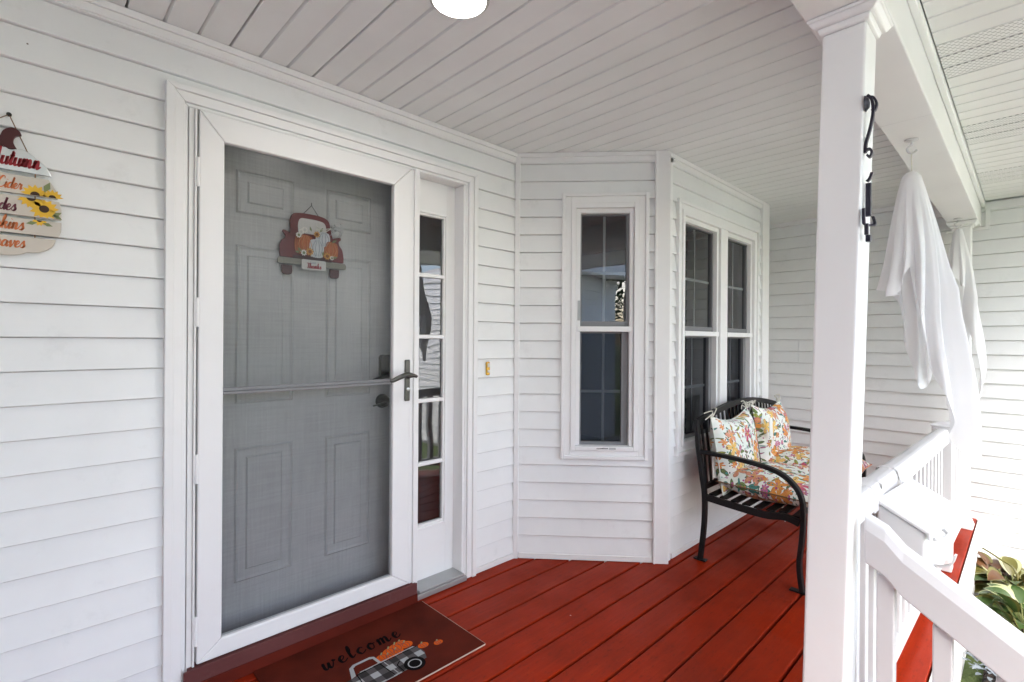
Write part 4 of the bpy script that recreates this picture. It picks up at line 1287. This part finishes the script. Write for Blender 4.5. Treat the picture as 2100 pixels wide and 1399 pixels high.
for (px, py, r_) in ((.275, .130, .026), (.315, .145, .028), (.348, .150, .032), (.385, .140, .026), (.295, .118, .022), (.335, .125, .024), (.375, .165, .02), (.435, .088, .021), (.492, .062, .018)):
    a = rp.uniform(-.4, .4)
    mb = MB()
    z = zt + .0002 + rp.uniform(0, .00015)
    mb.poly([(x, y, z) for x, y in ell(tx + px, ty + py, r_ * 1.12, r_ * .86)])
    mb.build('pumpkin_print', 'mat_pumpkin', wm, recalc=False)
    mb = MB()
    for q in (-.55, 0, .55):
        pth = [(tx + px + q * r_ * (1 if abs(t) < .9 else .6) * math.cos(t * 1.2), ty + py + t * r_ * .8) for t in (-1, -.5, 0, .5, 1)]
        for s, e in zip(pth, pth[1:]): line(mb, s, e, .0022, z + .00025)
    mb.build('pumpkin_print', 'sign_darkred', wm, recalc=False)
    mb = MB(); line(mb, (tx + px, ty + py + r_ * .7), (tx + px + r_ * .4, ty + py + r_ * 1.15), .006, z + .0003); mb.build('pumpkin_print', 'leaf_paint', wm, recalc=False)

# ------------------------------------------------------------------ hanging autumn sign (left frame edge)
au = empty('hanging_sign', (-.075, -.03, 1.50))
tag(au, 'pumpkin shaped slatted wooden sign lettered Autumn, hanging on the wall', 'sign')
ac = -.078          # centre line of the sign
yF = -.034
def slat(name, mat, pts, y0=yF + .012, y1=yF, par=au, bevel=.0015):
    mb = MB(); mb.prism([(x, y0, z) for x, z in pts], (0, y1 - y0, 0)); return mb.build(name, mat, par, bevel=bevel)
def arc(pts, n=5): return [(p.x, p.y) for p in smoothpath([(*q, 0) for q in pts], n)]
# metal top with scalloped edge
topc = arc([(-.150, .0), (-.135, .035), (-.10, .062), (-.075, .078), (-.045, .076), (-.03, .070), (0, .085), (.03, .078), (.045, .068), (.075, .076), (.10, .062), (.135, .030), (.150, -.002)])
slat('metal_top', 'galvanised', [(ac + x * .85, 1.755 + z * .85) for x, z in topc])
W2 = .150
slat('slat', 'sign_wood', [(ac - .128, 1.742), (ac + .122, 1.742), (ac + .139, 1.712), (ac + .143, 1.688), (ac - .145, 1.688)])
slat('slat', 'sign_wood', [(ac - .146, 1.680), (ac + .146, 1.680), (ac + .151, 1.655), (ac + .151, 1.625), (ac - .151, 1.625)])
slat('slat', 'sign_wood', [(ac - .151, 1.617), (ac + .151, 1.617), (ac + .150, 1.590), (ac + .145, 1.572), (ac - .146, 1.572)])
bot = arc([(.139, 1.563), (.130, 1.540), (.105, 1.522), (.075, 1.518)]) + arc([(.075, 1.518), (.055, 1.508), (.02, 1.505), (-.005, 1.514)])[1:] + arc([(-.005, 1.514), (-.04, 1.504), (-.07, 1.507), (-.09, 1.519)])[1:] + [(-.12, 1.530), (-.139, 1.563)]
slat('slat', 'sign_wood', [(ac + x, z) for x, z in bot])
stem = arc([(-.040, 1.820), (-.010, 1.832), (.012, 1.850), (.022, 1.872), (.040, 1.884), (.056, 1.878), (.062, 1.866)]) + arc([(.062, 1.866), (.048, 1.858), (.044, 1.840), (.052, 1.822)])[1:]
slat('stem', 'sign_darkred', [(ac + x * .95 + .004, z - .006) for x, z in stem])
mb = MB()
nail = (-.042, -.024, 1.916)
mb.tube([nail, (ac + .055 + .02, yF + .004, 1.815)], .0014, 5); mb.tube([nail, (ac - .10, yF + .004, 1.80)], .0014, 5)
for xx in (.092, -.092):
    for za, zb in ((1.765, 1.738), (1.692, 1.677), (1.629, 1.614), (1.576, 1.560)):
        mb.tube([(ac + xx, yF + .004, za), (ac + xx, yF + .004, zb)], .0016, 5)
mb.build('cord', 'cord', au)
MB().lathe([(.006, 0), (.006, .006), (.004, .008)], (-.042, -.018, 1.917), (0, -1, 0), 10).build('nail', 'black', au)
ux, uz = Vector((1, 0, 0)), Vector((0, 0, 1))
yL = yF - .0012
script(MB(), 'Autumn', (-.059 - 1.5 * .0165, yL, 1.768), ux, uz, .0235, .20, .22, .70).build('lettering', 'letter_red', au, recalc=False)
script(MB(), 'Cider', (-.066, yL, 1.700), ux, uz, .0165, .16, .2, .74).build('lettering', 'letter_orange', au, recalc=False)
script(MB(), 'Hayrides', (-.030 - 6.9 * .0142, yL, 1.636), ux, uz, .0178, .17, .2, .80).build('lettering', 'letter_plum', au, recalc=False)
script(MB(), 'Pumpkins', (.006 - 8.7 * .0155, yL, 1.582), ux, uz, .0195, .16, .2, .79).build('lettering', 'letter_orange', au, recalc=False)
script(MB(), 'Leaves', (-.008 - 5.25 * .0146, yL, 1.530), ux, uz, .0185, .16, .2, .79).build('lettering', 'letter_orange', au, recalc=False)
def sflower(cx, cz, r_, par, y, n=13, zlo=-9, zhi=9, petal='sunflower', core='sunflower_core', cr=.33):
    mb = MB()
    for k in range(n):
        a = 2 * math.pi * k / n + .1
        pts = []
        for (q, w_) in ((.25, .10), (.62, .20), (1.0, .02), (.62, -.20), (.25, -.10)):
            pts.append((cx + r_ * (q * math.cos(a) - w_ * math.sin(a)), min(zhi, max(zlo, cz + r_ * (q * math.sin(a) + w_ * math.cos(a))))))
        mb.poly([(x, y - .0001 * (k % 3), z) for x, z in pts])
    mb.build('flower', petal, par, recalc=False)
    mb = MB(); mb.poly([(x, y - .0006, min(zhi, max(zlo, z))) for x, z in ell(cx, cz, r_ * cr, r_ * cr, 16)]); mb.build('flower', core, par, recalc=False)
for (cx, cz, r_, lo, hi) in ((.092, 1.690, .032, 1.689, 1.73), (.130, 1.689, .026, 1.689, 1.73), (.084, 1.681, .032, 1.63, 1.6795), (.112, 1.652, .034, 1.6255, 1.6795), (.102, 1.617, .018, 1.59, 1.6165)):
    sflower(ac + cx, cz, r_, au, yL, zlo=lo, zhi=hi)
mb = MB()
for (cx, cz, a, s) in ((.118, 1.718, 1.2, .018), (.140, 1.640, .6, .014), (.085, 1.606, 3.4, .013), (.120, 1.606, -.3, .012), (.142, 1.632, -.5, .012)):
    mb.poly([(ac + cx + s * (math.cos(a) * q - math.sin(a) * w_), yL - .0008, cz + s * (math.sin(a) * q + math.cos(a) * w_)) for q, w_ in ((-1, 0), (0, .45), (1, 0), (0, -.45))])
mb.build('leaf_motif', 'leaf_paint', au, recalc=False)

# ------------------------------------------------------------------ truck sign on the inner door
ts = empty('truck_sign', (.90, .105, 1.56))
tag(ts, 'red truck shaped sign full of pumpkins reading Give Thanks on the grey door', 'sign')
tc = .898
yT = DY - .014
def tsl(name, mat, pts, d0=0.0, d1=.008, bevel=.0012):
    mb = MB(); mb.prism([(tc + x, yT - d0, 1.56 + z) for x, z in pts], (0, -(d1 - d0), 0)); return mb.build(name, mat, ts, bevel=bevel)
outline = [(-.136, .055), (-.140, .10)] + arc([(-.140, .10), (-.130, .125), (-.118, .135), (-.116, .148)]) + [(-.128, .160), (-.126, .168), (-.118, .169), (-.100, .160), (-.092, .162)] + arc([(-.094, .162), (-.096, .21), (-.088, .238), (-.065, .249), (0, .252), (.048, .247), (.072, .232), (.080, .20)]) + [(.090, .160), (.118, .168), (.128, .168), (.130, .160), (.118, .148)] + arc([(.118, .148), (.122, .132), (.136, .112), (.142, .08), (.142, .055)])
tsl('truck_body', 'sign_red', outline)
win = arc([(-.062, .165), (-.064, .20), (-.055, .226), (-.03, .230), (.03, .228), (.056, .214), (.062, .165)])
tsl('rear_window', 'sign_white', win, .008, .0095, 0)
tsl('tailgate_shadow', 'sign_darkred', [(-.085, .052), (.085, .052), (.085, .066), (-.085, .066)], .008, .0092, 0)
tsl('bumper', 'sign_grey', arc([(-.148, .026), (-.150, .040), (-.144, .052)]) + arc([(.146, .050), (.152, .038), (.148, .024)]), .0085, .0165)
tsl('licence_plate', 'sign_white', [(-.052, .012), (-.049, .008), (.049, .008), (.054, .014), (.054, .046), (.050, .051), (-.049, .051), (-.053, .046)], .017, .023)
for sx_ in (-.108, .100):
    tsl('tyre', 'sign_darkred', arc([(sx_ - .022, .022), (sx_ - .021, -.008), (sx_ - .012, -.018), (sx_ + .012, -.018), (sx_ + .021, -.008), (sx_ + .022, .022)]), 0, .008)
yl = yT - .0245
script(MB(), 'Give', (tc - .018, yl, 1.56 + .034), ux, uz, .0075, .10, .2).build('lettering', 'line_blue', ts, recalc=False)
script(MB(), 'Thanks', (tc - .033, yl, 1.56 + .0145), ux, uz, .0112, .19, .15).build('lettering', 'letter_red', ts, recalc=False)
def pump(cx, cz, rx, rz, mat, lmat, y0):
    mb = MB()
    n = 7
    for k in range(n):
        s = (k - (n - 1) / 2) / ((n - 1) / 2)
        c_ = Vector((tc + cx + s * rx * .62, y0 + .004 * abs(s), 1.56 + cz))
        prof = []
        rw = rx * (.44 - .16 * abs(s))
        mb.prism([(c_.x + rw * math.cos(t), c_.y - .001 * (n - abs(k - 3)), c_.z + rz * (1 - .10 * s * s) * math.sin(t)) for t in [2 * math.pi * q / 16 for q in range(16)]], (0, -.0025, 0))
    mb.build('pumpkin', mat, ts)
    mb = MB()
    for s in (-.6, -.25, .2, .55):
        pth = smoothpath([(tc + cx + s * rx * .35, y0 - .0135, 1.56 + cz + rz * .85), (tc + cx + s * rx * 1.05, y0 - .0135, 1.56 + cz), (tc + cx + s * rx * .4, y0 - .0135, 1.56 + cz - rz * .85)], 6)
        mb.tube(pth, .0011, 4)
    mb.build('pumpkin', lmat, ts)
pump(-.038, .115, .046, .044, 'pumpkin', 'pumpkin_line', yT - .009)
pump(.045, .148, .036, .034, 'pumpkin_white', 'line_blue', yT - .009)
pump(.076, .105, .042, .038, 'pumpkin', 'pumpkin_line', yT - .012)
pump(.014, .104, .036, .042, 'pumpkin_white', 'line_blue', yT - .016)
for (cx, cz, r_, pt, co) in ((.008, .163, .016, 'flower_gold', 'flower_brown'), (-.022, .084, .019, 'flower_gold', 'flower_brown'), (.055, .074, .018, 'flower_gold', 'flower_brown'), (-.048, .077, .015, 'flower_white', 'leaf_paint'), (-.070, .150, .014, 'flower_white', 'leaf_paint'), (.076, .068, .011, 'flower_white', 'leaf_paint'), (-.045, .175, .016, 'flower_white', 'sign_white'), (-.060, .165, .014, 'flower_white', 'sign_white')):
    sflower(tc + cx, 1.56 + cz, r_, ts, yT - .033, n=9, petal=pt, core=co, cr=.42)
mb = MB()
for (cx, cz, a, s) in ((-.066, .088, 2.4, .014), (-.075, .078, 3.0, .012), (.09, .072, .3, .013), (.035, .082, 1.5, .012), (.085, .142, .6, .014), (-.02, .182, 1.9, .012), (.028, .185, 1.0, .013)):
    mb.poly([(tc + cx + s * (math.cos(a) * q - math.sin(a) * w_), yT - .0345, 1.56 + cz + s * (math.sin(a) * q + math.cos(a) * w_)) for q, w_ in ((-1, 0), (0, .4), (1, 0), (0, -.4))])
mb.build('leaf_motif', 'leaf_paint', ts, recalc=False)
mb = MB()
rb = random.Random(5)
for k in range(9):
    a = rb.uniform(-2.6, .9)
    L_ = rb.uniform(.03, .06)
    p0 = Vector((tc + .085, yT - .030, 1.56 + .195))
    p2 = p0 + Vector((math.cos(a) * L_ * .6 + .005, -.004, math.sin(a) * L_))
    mb.sweep(smoothpath([p0, (p0 + p2) / 2 + Vector((.014, -.014, .006)), p2], 4), .006, .0012, side=(0, 1, 0))
for a in (.5, 2.6):
    lp = [p0 + Vector((math.cos(a + t) * .020 * math.sin(t), -.01 * math.sin(t), math.sin(a + t) * .020 * math.sin(t) + .004)) for t in [math.pi * q / 10 for q in range(11)]]
    mb.sweep(lp, .008, .0012, side=(0, 1, 0))
mb.build('bow', 'galvanised', ts)
mb = MB()
for k in range(2):
    mb.tube(smoothpath([(tc + .075, yT - .028, 1.56 + .20), (tc + .04, yT - .034, 1.56 + .190 - .01 * k), (tc + .005, yT - .03, 1.56 + .185 + .016 * k)], 5), .0018, 5)
mb.build('ribbon_tail', 'cord_white', ts)
mb = MB()
ap = (tc - .004, yT - .003, 1.56 + .292)
mb.tube([ap, (tc - .042, yT - .003, 1.56 + .248)], .0013, 5); mb.tube([ap, (tc + .030, yT - .003, 1.56 + .246)], .0013, 5); mb.tube([ap, (ap[0], ap[1], ap[2] + .012)], .0016, 5)
mb.build('hanging_wire', 'black', ts)

# ------------------------------------------------------------------ iron brackets on the near column
def bx_at(z): return Vector((0, -.018 + .036 * (1 - (z / 2.1065)), 0))
ib = empty('plant_bracket', (1.56, -1.815, 1.55))
tag(ib, 'black wrought iron scroll bracket on the outer face of the near column', 'bracket')
yo = -1.8065
def sp(pts): return smoothpath([Vector(p) for p in pts], 6)
mb = MB()
mb.sweep(sp([(1.509, yo - 0.0044, 1.880), (1.514, yo - 0.0165, 1.878), (1.517, yo - 0.0231, 1.862), (1.514, yo - 0.0198, 1.845), (1.512, yo - 0.0143, 1.848)]), (.011), .005, side=(1, 0, 0))
mb.sweep(sp([(1.509, yo - 0.0055, 1.885), (1.509, yo - 0.0143, 1.872), (1.509, yo - 0.0176, 1.84), (1.507, yo - 0.0121, 1.80), (1.504, yo - 0.0044, 1.765), (1.502, yo - 0.0033, 1.74)]), (.011), .006, side=(1, 0, 0))
mb.sweep(sp([(1.502, yo - 0.0033, 1.745), (1.504, yo - 0.0121, 1.748), (1.504, yo - 0.0165, 1.738), (1.504, yo - 0.0121, 1.728), (1.504, yo - 0.0066, 1.735)]), (.011), .005, side=(1, 0, 0))
mb.lathe([(.020, 0), (.016, .003), (.012, .007), (.002, .009)], (1.500, yo - 0.0033, 1.862), (0, -1, 0), 16)
mb.build('scroll', 'iron', ib, bevel=.001)
mb = MB()
mb.sweep(sp([(1.509, yo - 0.0165, 1.690), (1.506, yo - 0.0121, 1.675), (1.504, yo - 0.0066, 1.668)]), .009, .006, side=(1, 0, 0))
mb.box(1.528, 1.516, yo - 0.0121, yo - 0.0011, 1.585, 1.668)
mb.sweep(sp([(1.494, yo - 0.0022, 1.60), (1.490, yo - 0.0033, 1.572), (1.494, yo - 0.0055, 1.560), (1.54, yo - 0.0165, 1.566), (1.509, yo - 0.0187, 1.580)]), (.011), .006, side=(1, 0, 0))
mb.sweep([(1.498, yo - 0.0077, 1.562), (1.498, yo - 0.0077, 1.535)], .010, .008, side=(1, 0, 0))
mb.box(1.526, 1.509, yo - 0.0132, yo - 0.0033, 1.520, 1.536)
mb.build('flag_socket', 'iron', ib, bevel=.002)

# ------------------------------------------------------------------ hooks and ghost cloths
def screw_hook(label, x, y):
    h = empty('ceiling_hook', (x, y, BZ - .06))
    tag(h, label, 'hook', 'hooks under the beam')
    MB().lathe([(.024, 0), (.024, -.004), (.012, -.008), (.004, -.010)], (x, y, BZ - .0002), seg=20).build('plate', 'rail', h, smooth=50)
    MB().tube(sp([(x, y, BZ - .008), (x, y, BZ - .022), (x - .002, y + .014, BZ - .032), (x, y + .010, BZ - .050), (x, y - .006, BZ - .056), (x, y - .018, BZ - .046)]), .0042, 8).build('hook', 'rail', h, smooth=60)
    return h


GX, GY = 2.625, -1.752
screw_hook('white screw hook under the beam holding the near ghost cloth', GX, GY)
screw_hook('white screw hook under the beam beside the far column', 4.50, -1.752)


def ghost(label, x, y, ztop, head, L0, corners, wind, seed, zh, folds=9, flare=.16, cord=True):
    rg = random.Random(seed)
    g_ = empty('ghost_cloth', (x, y, ztop - L0 - .5))
    tag(g_, label, 'cloth ghost', 'white cloth ghosts hung from the beam')
    NU, NV = 200, 56
    ph = [rg.uniform(0, 6.28) for _ in range(8)]
    def length(t):
        L = L0
        for a, ex, sh in corners:
            d = (t - a + math.pi) % (2 * math.pi) - math.pi
            L += ex * (.5 + .5 * math.cos(math.pi * d / sh) if abs(d) < sh else 0) ** .8
        return L + .015 * math.sin(7 * t + ph[0])
    def fn(a, b):
        t = 2 * math.pi * a
        L = length(t)
        s = b * L                       # distance run down the cloth
        hs = head * 1.5
        if s < hs:
            q = s / hs * math.pi / 2
            r, z = head * math.sin(q), ztop - head * 1.25 * (1 - math.cos(q))
        else:
            e = s - hs
            k = min(1, e / .45)
            fold = (.48 * math.sin(folds * t + ph[1] + .9 * math.sin(2 * t + ph[4]) + 1.2 * e) + .30 * math.sin((folds - 4) * t + ph[2] - .8 * e) + .22 * math.sin(3 * t + ph[3])
                    + .16 * math.sin((2 * folds + 3) * t + ph[7] + 3 * e) * (1 - .5 * k)) * k
            r = head + flare * k ** .8 * (.42 + .42 * fold) + .02 * e
            z = ztop - head * 1.25 - e
        w_ = max(0, ztop - head - z)
        dx = wind[0] * w_ ** 1.3 + .010 * math.sin(9 * w_ + 2 * t + ph[5]) * min(1, w_ * 3)
        dy = wind[1] * w_ ** 1.3 + .010 * math.sin(8 * w_ + t + ph[6]) * min(1, w_ * 3)
        return Vector((x + r * math.cos(t) * .8 + dx, y + r * math.sin(t) + dy, z))
    mb = MB(); mb.grid(fn, NU, NV, cu=True)
    mb.build('drape', 'ghost_cloth', g_, smooth=180, recalc=False)
    if cord:
        MB().tube([(x, y, zh), (x + .002, y - .001, ztop - .002)], .0022, 6).build('cord', 'cord_white', g_)
    return g_


# angles: 0 = +X (away), pi/2 = +Y (towards the house), pi = towards the camera, 3pi/2 = outward
ghost('white cloth ghost hanging from the beam in front of the near railing', GX, GY, 1.976, .037, .40, [(4.40, .74, 1.45), (2.3, .14, .8), (1.2, .10, .8), (.1, .5, 1.0)], (.0, -.048), 4, BZ - .055, flare=.130, folds=11)
ghost('white cloth ghost knotted to the hook beside the far column', 4.50, -1.756, 2.045, .022, .30, [(4.6, .85, 1.2), (1.8, .55, 1.1), (3.2, .1, .7)], (0, -.02), 9, BZ - .055, flare=.12, folds=7)

# ------------------------------------------------------------------ plants
def leaf(mb, P, d, L, W, droop, m0=0, m1=1, twist=0):
    """lance leaf with a cream margin: 3 strips across"""
    P, d = Vector(P), Vector(d).normalized()
    s = d.cross(Vector((0, 0, 1)))
    s = s.normalized() if s.length > 1e-3 else Vector((1, 0, 0))
    u_ = s.cross(d).normalized()
    s = s * math.cos(twist) + u_ * math.sin(twist)
    rows = []
    n = 7
    for k in range(n + 1):
        t = k / n
        c_ = P + d * (L * t) + Vector((0, 0, -droop * L * t * t))
        w_ = W * math.sin(math.pi * min(1, t * .93 + .05)) ** .8 * (1 - .25 * t)
        if k == n: w_ = .001
        up_ = u_ * (w_ * .28)
        rows.append(mb.verts([c_ - s * w_ + up_, c_ - s * w_ * .68 + up_ * .4, c_ - u_ * .0, c_ + s * w_ * .68 + up_ * .4, c_ + s * w_ + up_]))
    for a, b in zip(rows, rows[1:]):
        for q in range(4):
            mb.quad(a[q], a[q + 1], b[q + 1], b[q], m=m1 if q in (0, 3) else m0)


def hosta(label, c_, n, R_, hgt, seed, mats, cat='plant', stalk=None):
    rg = random.Random(seed)
    root = empty('hosta_plant', c_)
    tag(root, label, cat, 'hostas in the mulched bed')
    c_ = Vector(c_)
    for k in range(n):
        a = 2 * math.pi * k / n * 2.4 + rg.uniform(-.3, .3)
        el = rg.uniform(.25, 1.2)
        st_ = c_ + Vector((rg.uniform(-.03, .03), rg.uniform(-.03, .03), 0))
        b = st_ + Vector((math.cos(a) * R_ * .35, math.sin(a) * R_ * .35, hgt * rg.uniform(.35, 1.0)))
        mb = MB()
        leaf(mb, b, (math.cos(a) * math.cos(el), math.sin(a) * math.cos(el), math.sin(el) * .8), rg.uniform(.8, 1.2) * R_ * .75, R_ * rg.uniform(.17, .26), rg.uniform(.35, .8), twist=rg.uniform(-.5, .5))
        mm = rg.choice(mats)
        mb.build('leaf', mm, root, smooth=60, recalc=False)
        MB().tube([st_, (st_ + b) / 2 + Vector((0, 0, .01)), b], .004, 5).build('stem', 'stem_green', root)
    if stalk:
        MB().tube(smoothpath([Vector(p) for p in stalk], 5), .006, 6).build('flower_stalk', 'leaf_yellow', root)
    return root


GM = [('leaf_green', 'leaf_cream'), ('leaf_green', 'leaf_yellow')]
BM = [('leaf_yellow', 'leaf_cream'), ('leaf_brown', 'leaf_yellow'), ('leaf_brown', 'leaf_brown'), ('leaf_green', 'leaf_yellow')]
hosta('yellowing hosta with browned leaves against the wing wall', (4.60, -2.02, -.47), 46, .27, .24, 2, BM, stalk=[(4.60, -2.05, -.45), (4.62, -2.04, -.22), (4.66, -1.96, -.165), (4.70, -1.875, -.13)])
hosta('green hosta with white leaf margins beside the stair rail', (4.22, -2.10, -.47), 34, .26, .20, 6, GM)
hosta('small ragged brown hosta close to the porch skirt', (4.70, -1.94, -.47), 24, .17, .14, 8, BM)
hosta('large mixed green hosta farther out in the bed', (4.62, -2.42, -.47), 36, .32, .30, 12, GM + BM)
rg = random.Random(21)
for k, (x, y, lab) in enumerate(((3.62, -1.965, 'silvery low plant nearest the porch skirt'), (3.86, -2.00, 'silvery low plant in front of the green hosta'), (3.45, -2.08, 'silvery low plant hidden mostly by the sloping handrail'))):
    root = empty('silver_plant', (x, y, -.47))
    tag(root, lab, 'plant', 'silvery ground plants in the bed')
    mb = MB()
    for q in range(90):
        a, e_, r_ = rg.uniform(0, 6.28), rg.uniform(.1, 1.3), rg.uniform(.0, .10)
        P = Vector((x + r_ * math.cos(a), y + r_ * math.sin(a), -.47 + rg.uniform(.01, .09)))
        leaf(mb, P, (math.cos(a) * math.cos(e_), math.sin(a) * math.cos(e_), math.sin(e_)), rg.uniform(.03, .055), rg.uniform(.008, .013), .3, 0, 0)
    mb.build('foliage', 'leaf_silver', root, smooth=60, recalc=False)


# ------------------------------------------------------------------ trees across the yard (mirrored in the window panes)
def evergreen(label, x, y, hgt, rad, seed):
    rg = random.Random(seed)
    root = empty('evergreen_tree', (x, y, -.52))
    tag(root, label, 'tree', 'evergreens across the yard')
    MB().tube([(x, y, -.55), (x + .05, y, hgt * .4), (x, y + .04, hgt * .93)], [.16, .10, .02], 8).build('trunk', 'stem_green', root)
    mb = MB()
    for k in range(3600):
        t = rg.random() ** .8
        z = .1 + t * (hgt - .1)
        r_ = rad * (1 - t) ** .8 * (.45 + .55 * math.sqrt(rg.random())) * (1 + .18 * math.sin(9 * t + seed))
        a = rg.uniform(0, 6.28)
        P = Vector((x + r_ * math.cos(a), y + r_ * math.sin(a), z))
        d = Vector((math.cos(a) + rg.uniform(-.6, .6), math.sin(a) + rg.uniform(-.6, .6), rg.uniform(-.5, .5))).normalized()
        s_ = d.cross(Vector((0, 0, 1))).normalized() * rg.uniform(.035, .07)
        L_ = rg.uniform(.16, .34)
        mb.poly([P - s_, P + d * L_ * .6 - s_ * .7, P + d * L_, P + d * L_ * .6 + s_ * .7, P + s_])
    mb.build('crown', 'leaf_green', root, recalc=False)


evergreen('tall dark evergreen beyond the garage corner, mirrored in the bay window', -3.6, -8.6, 5.2, 1.5, 3)
evergreen('broad evergreen farther back across the yard, mirrored in the bay window', -1.9, -10.6, 4.6, 1.7, 5)
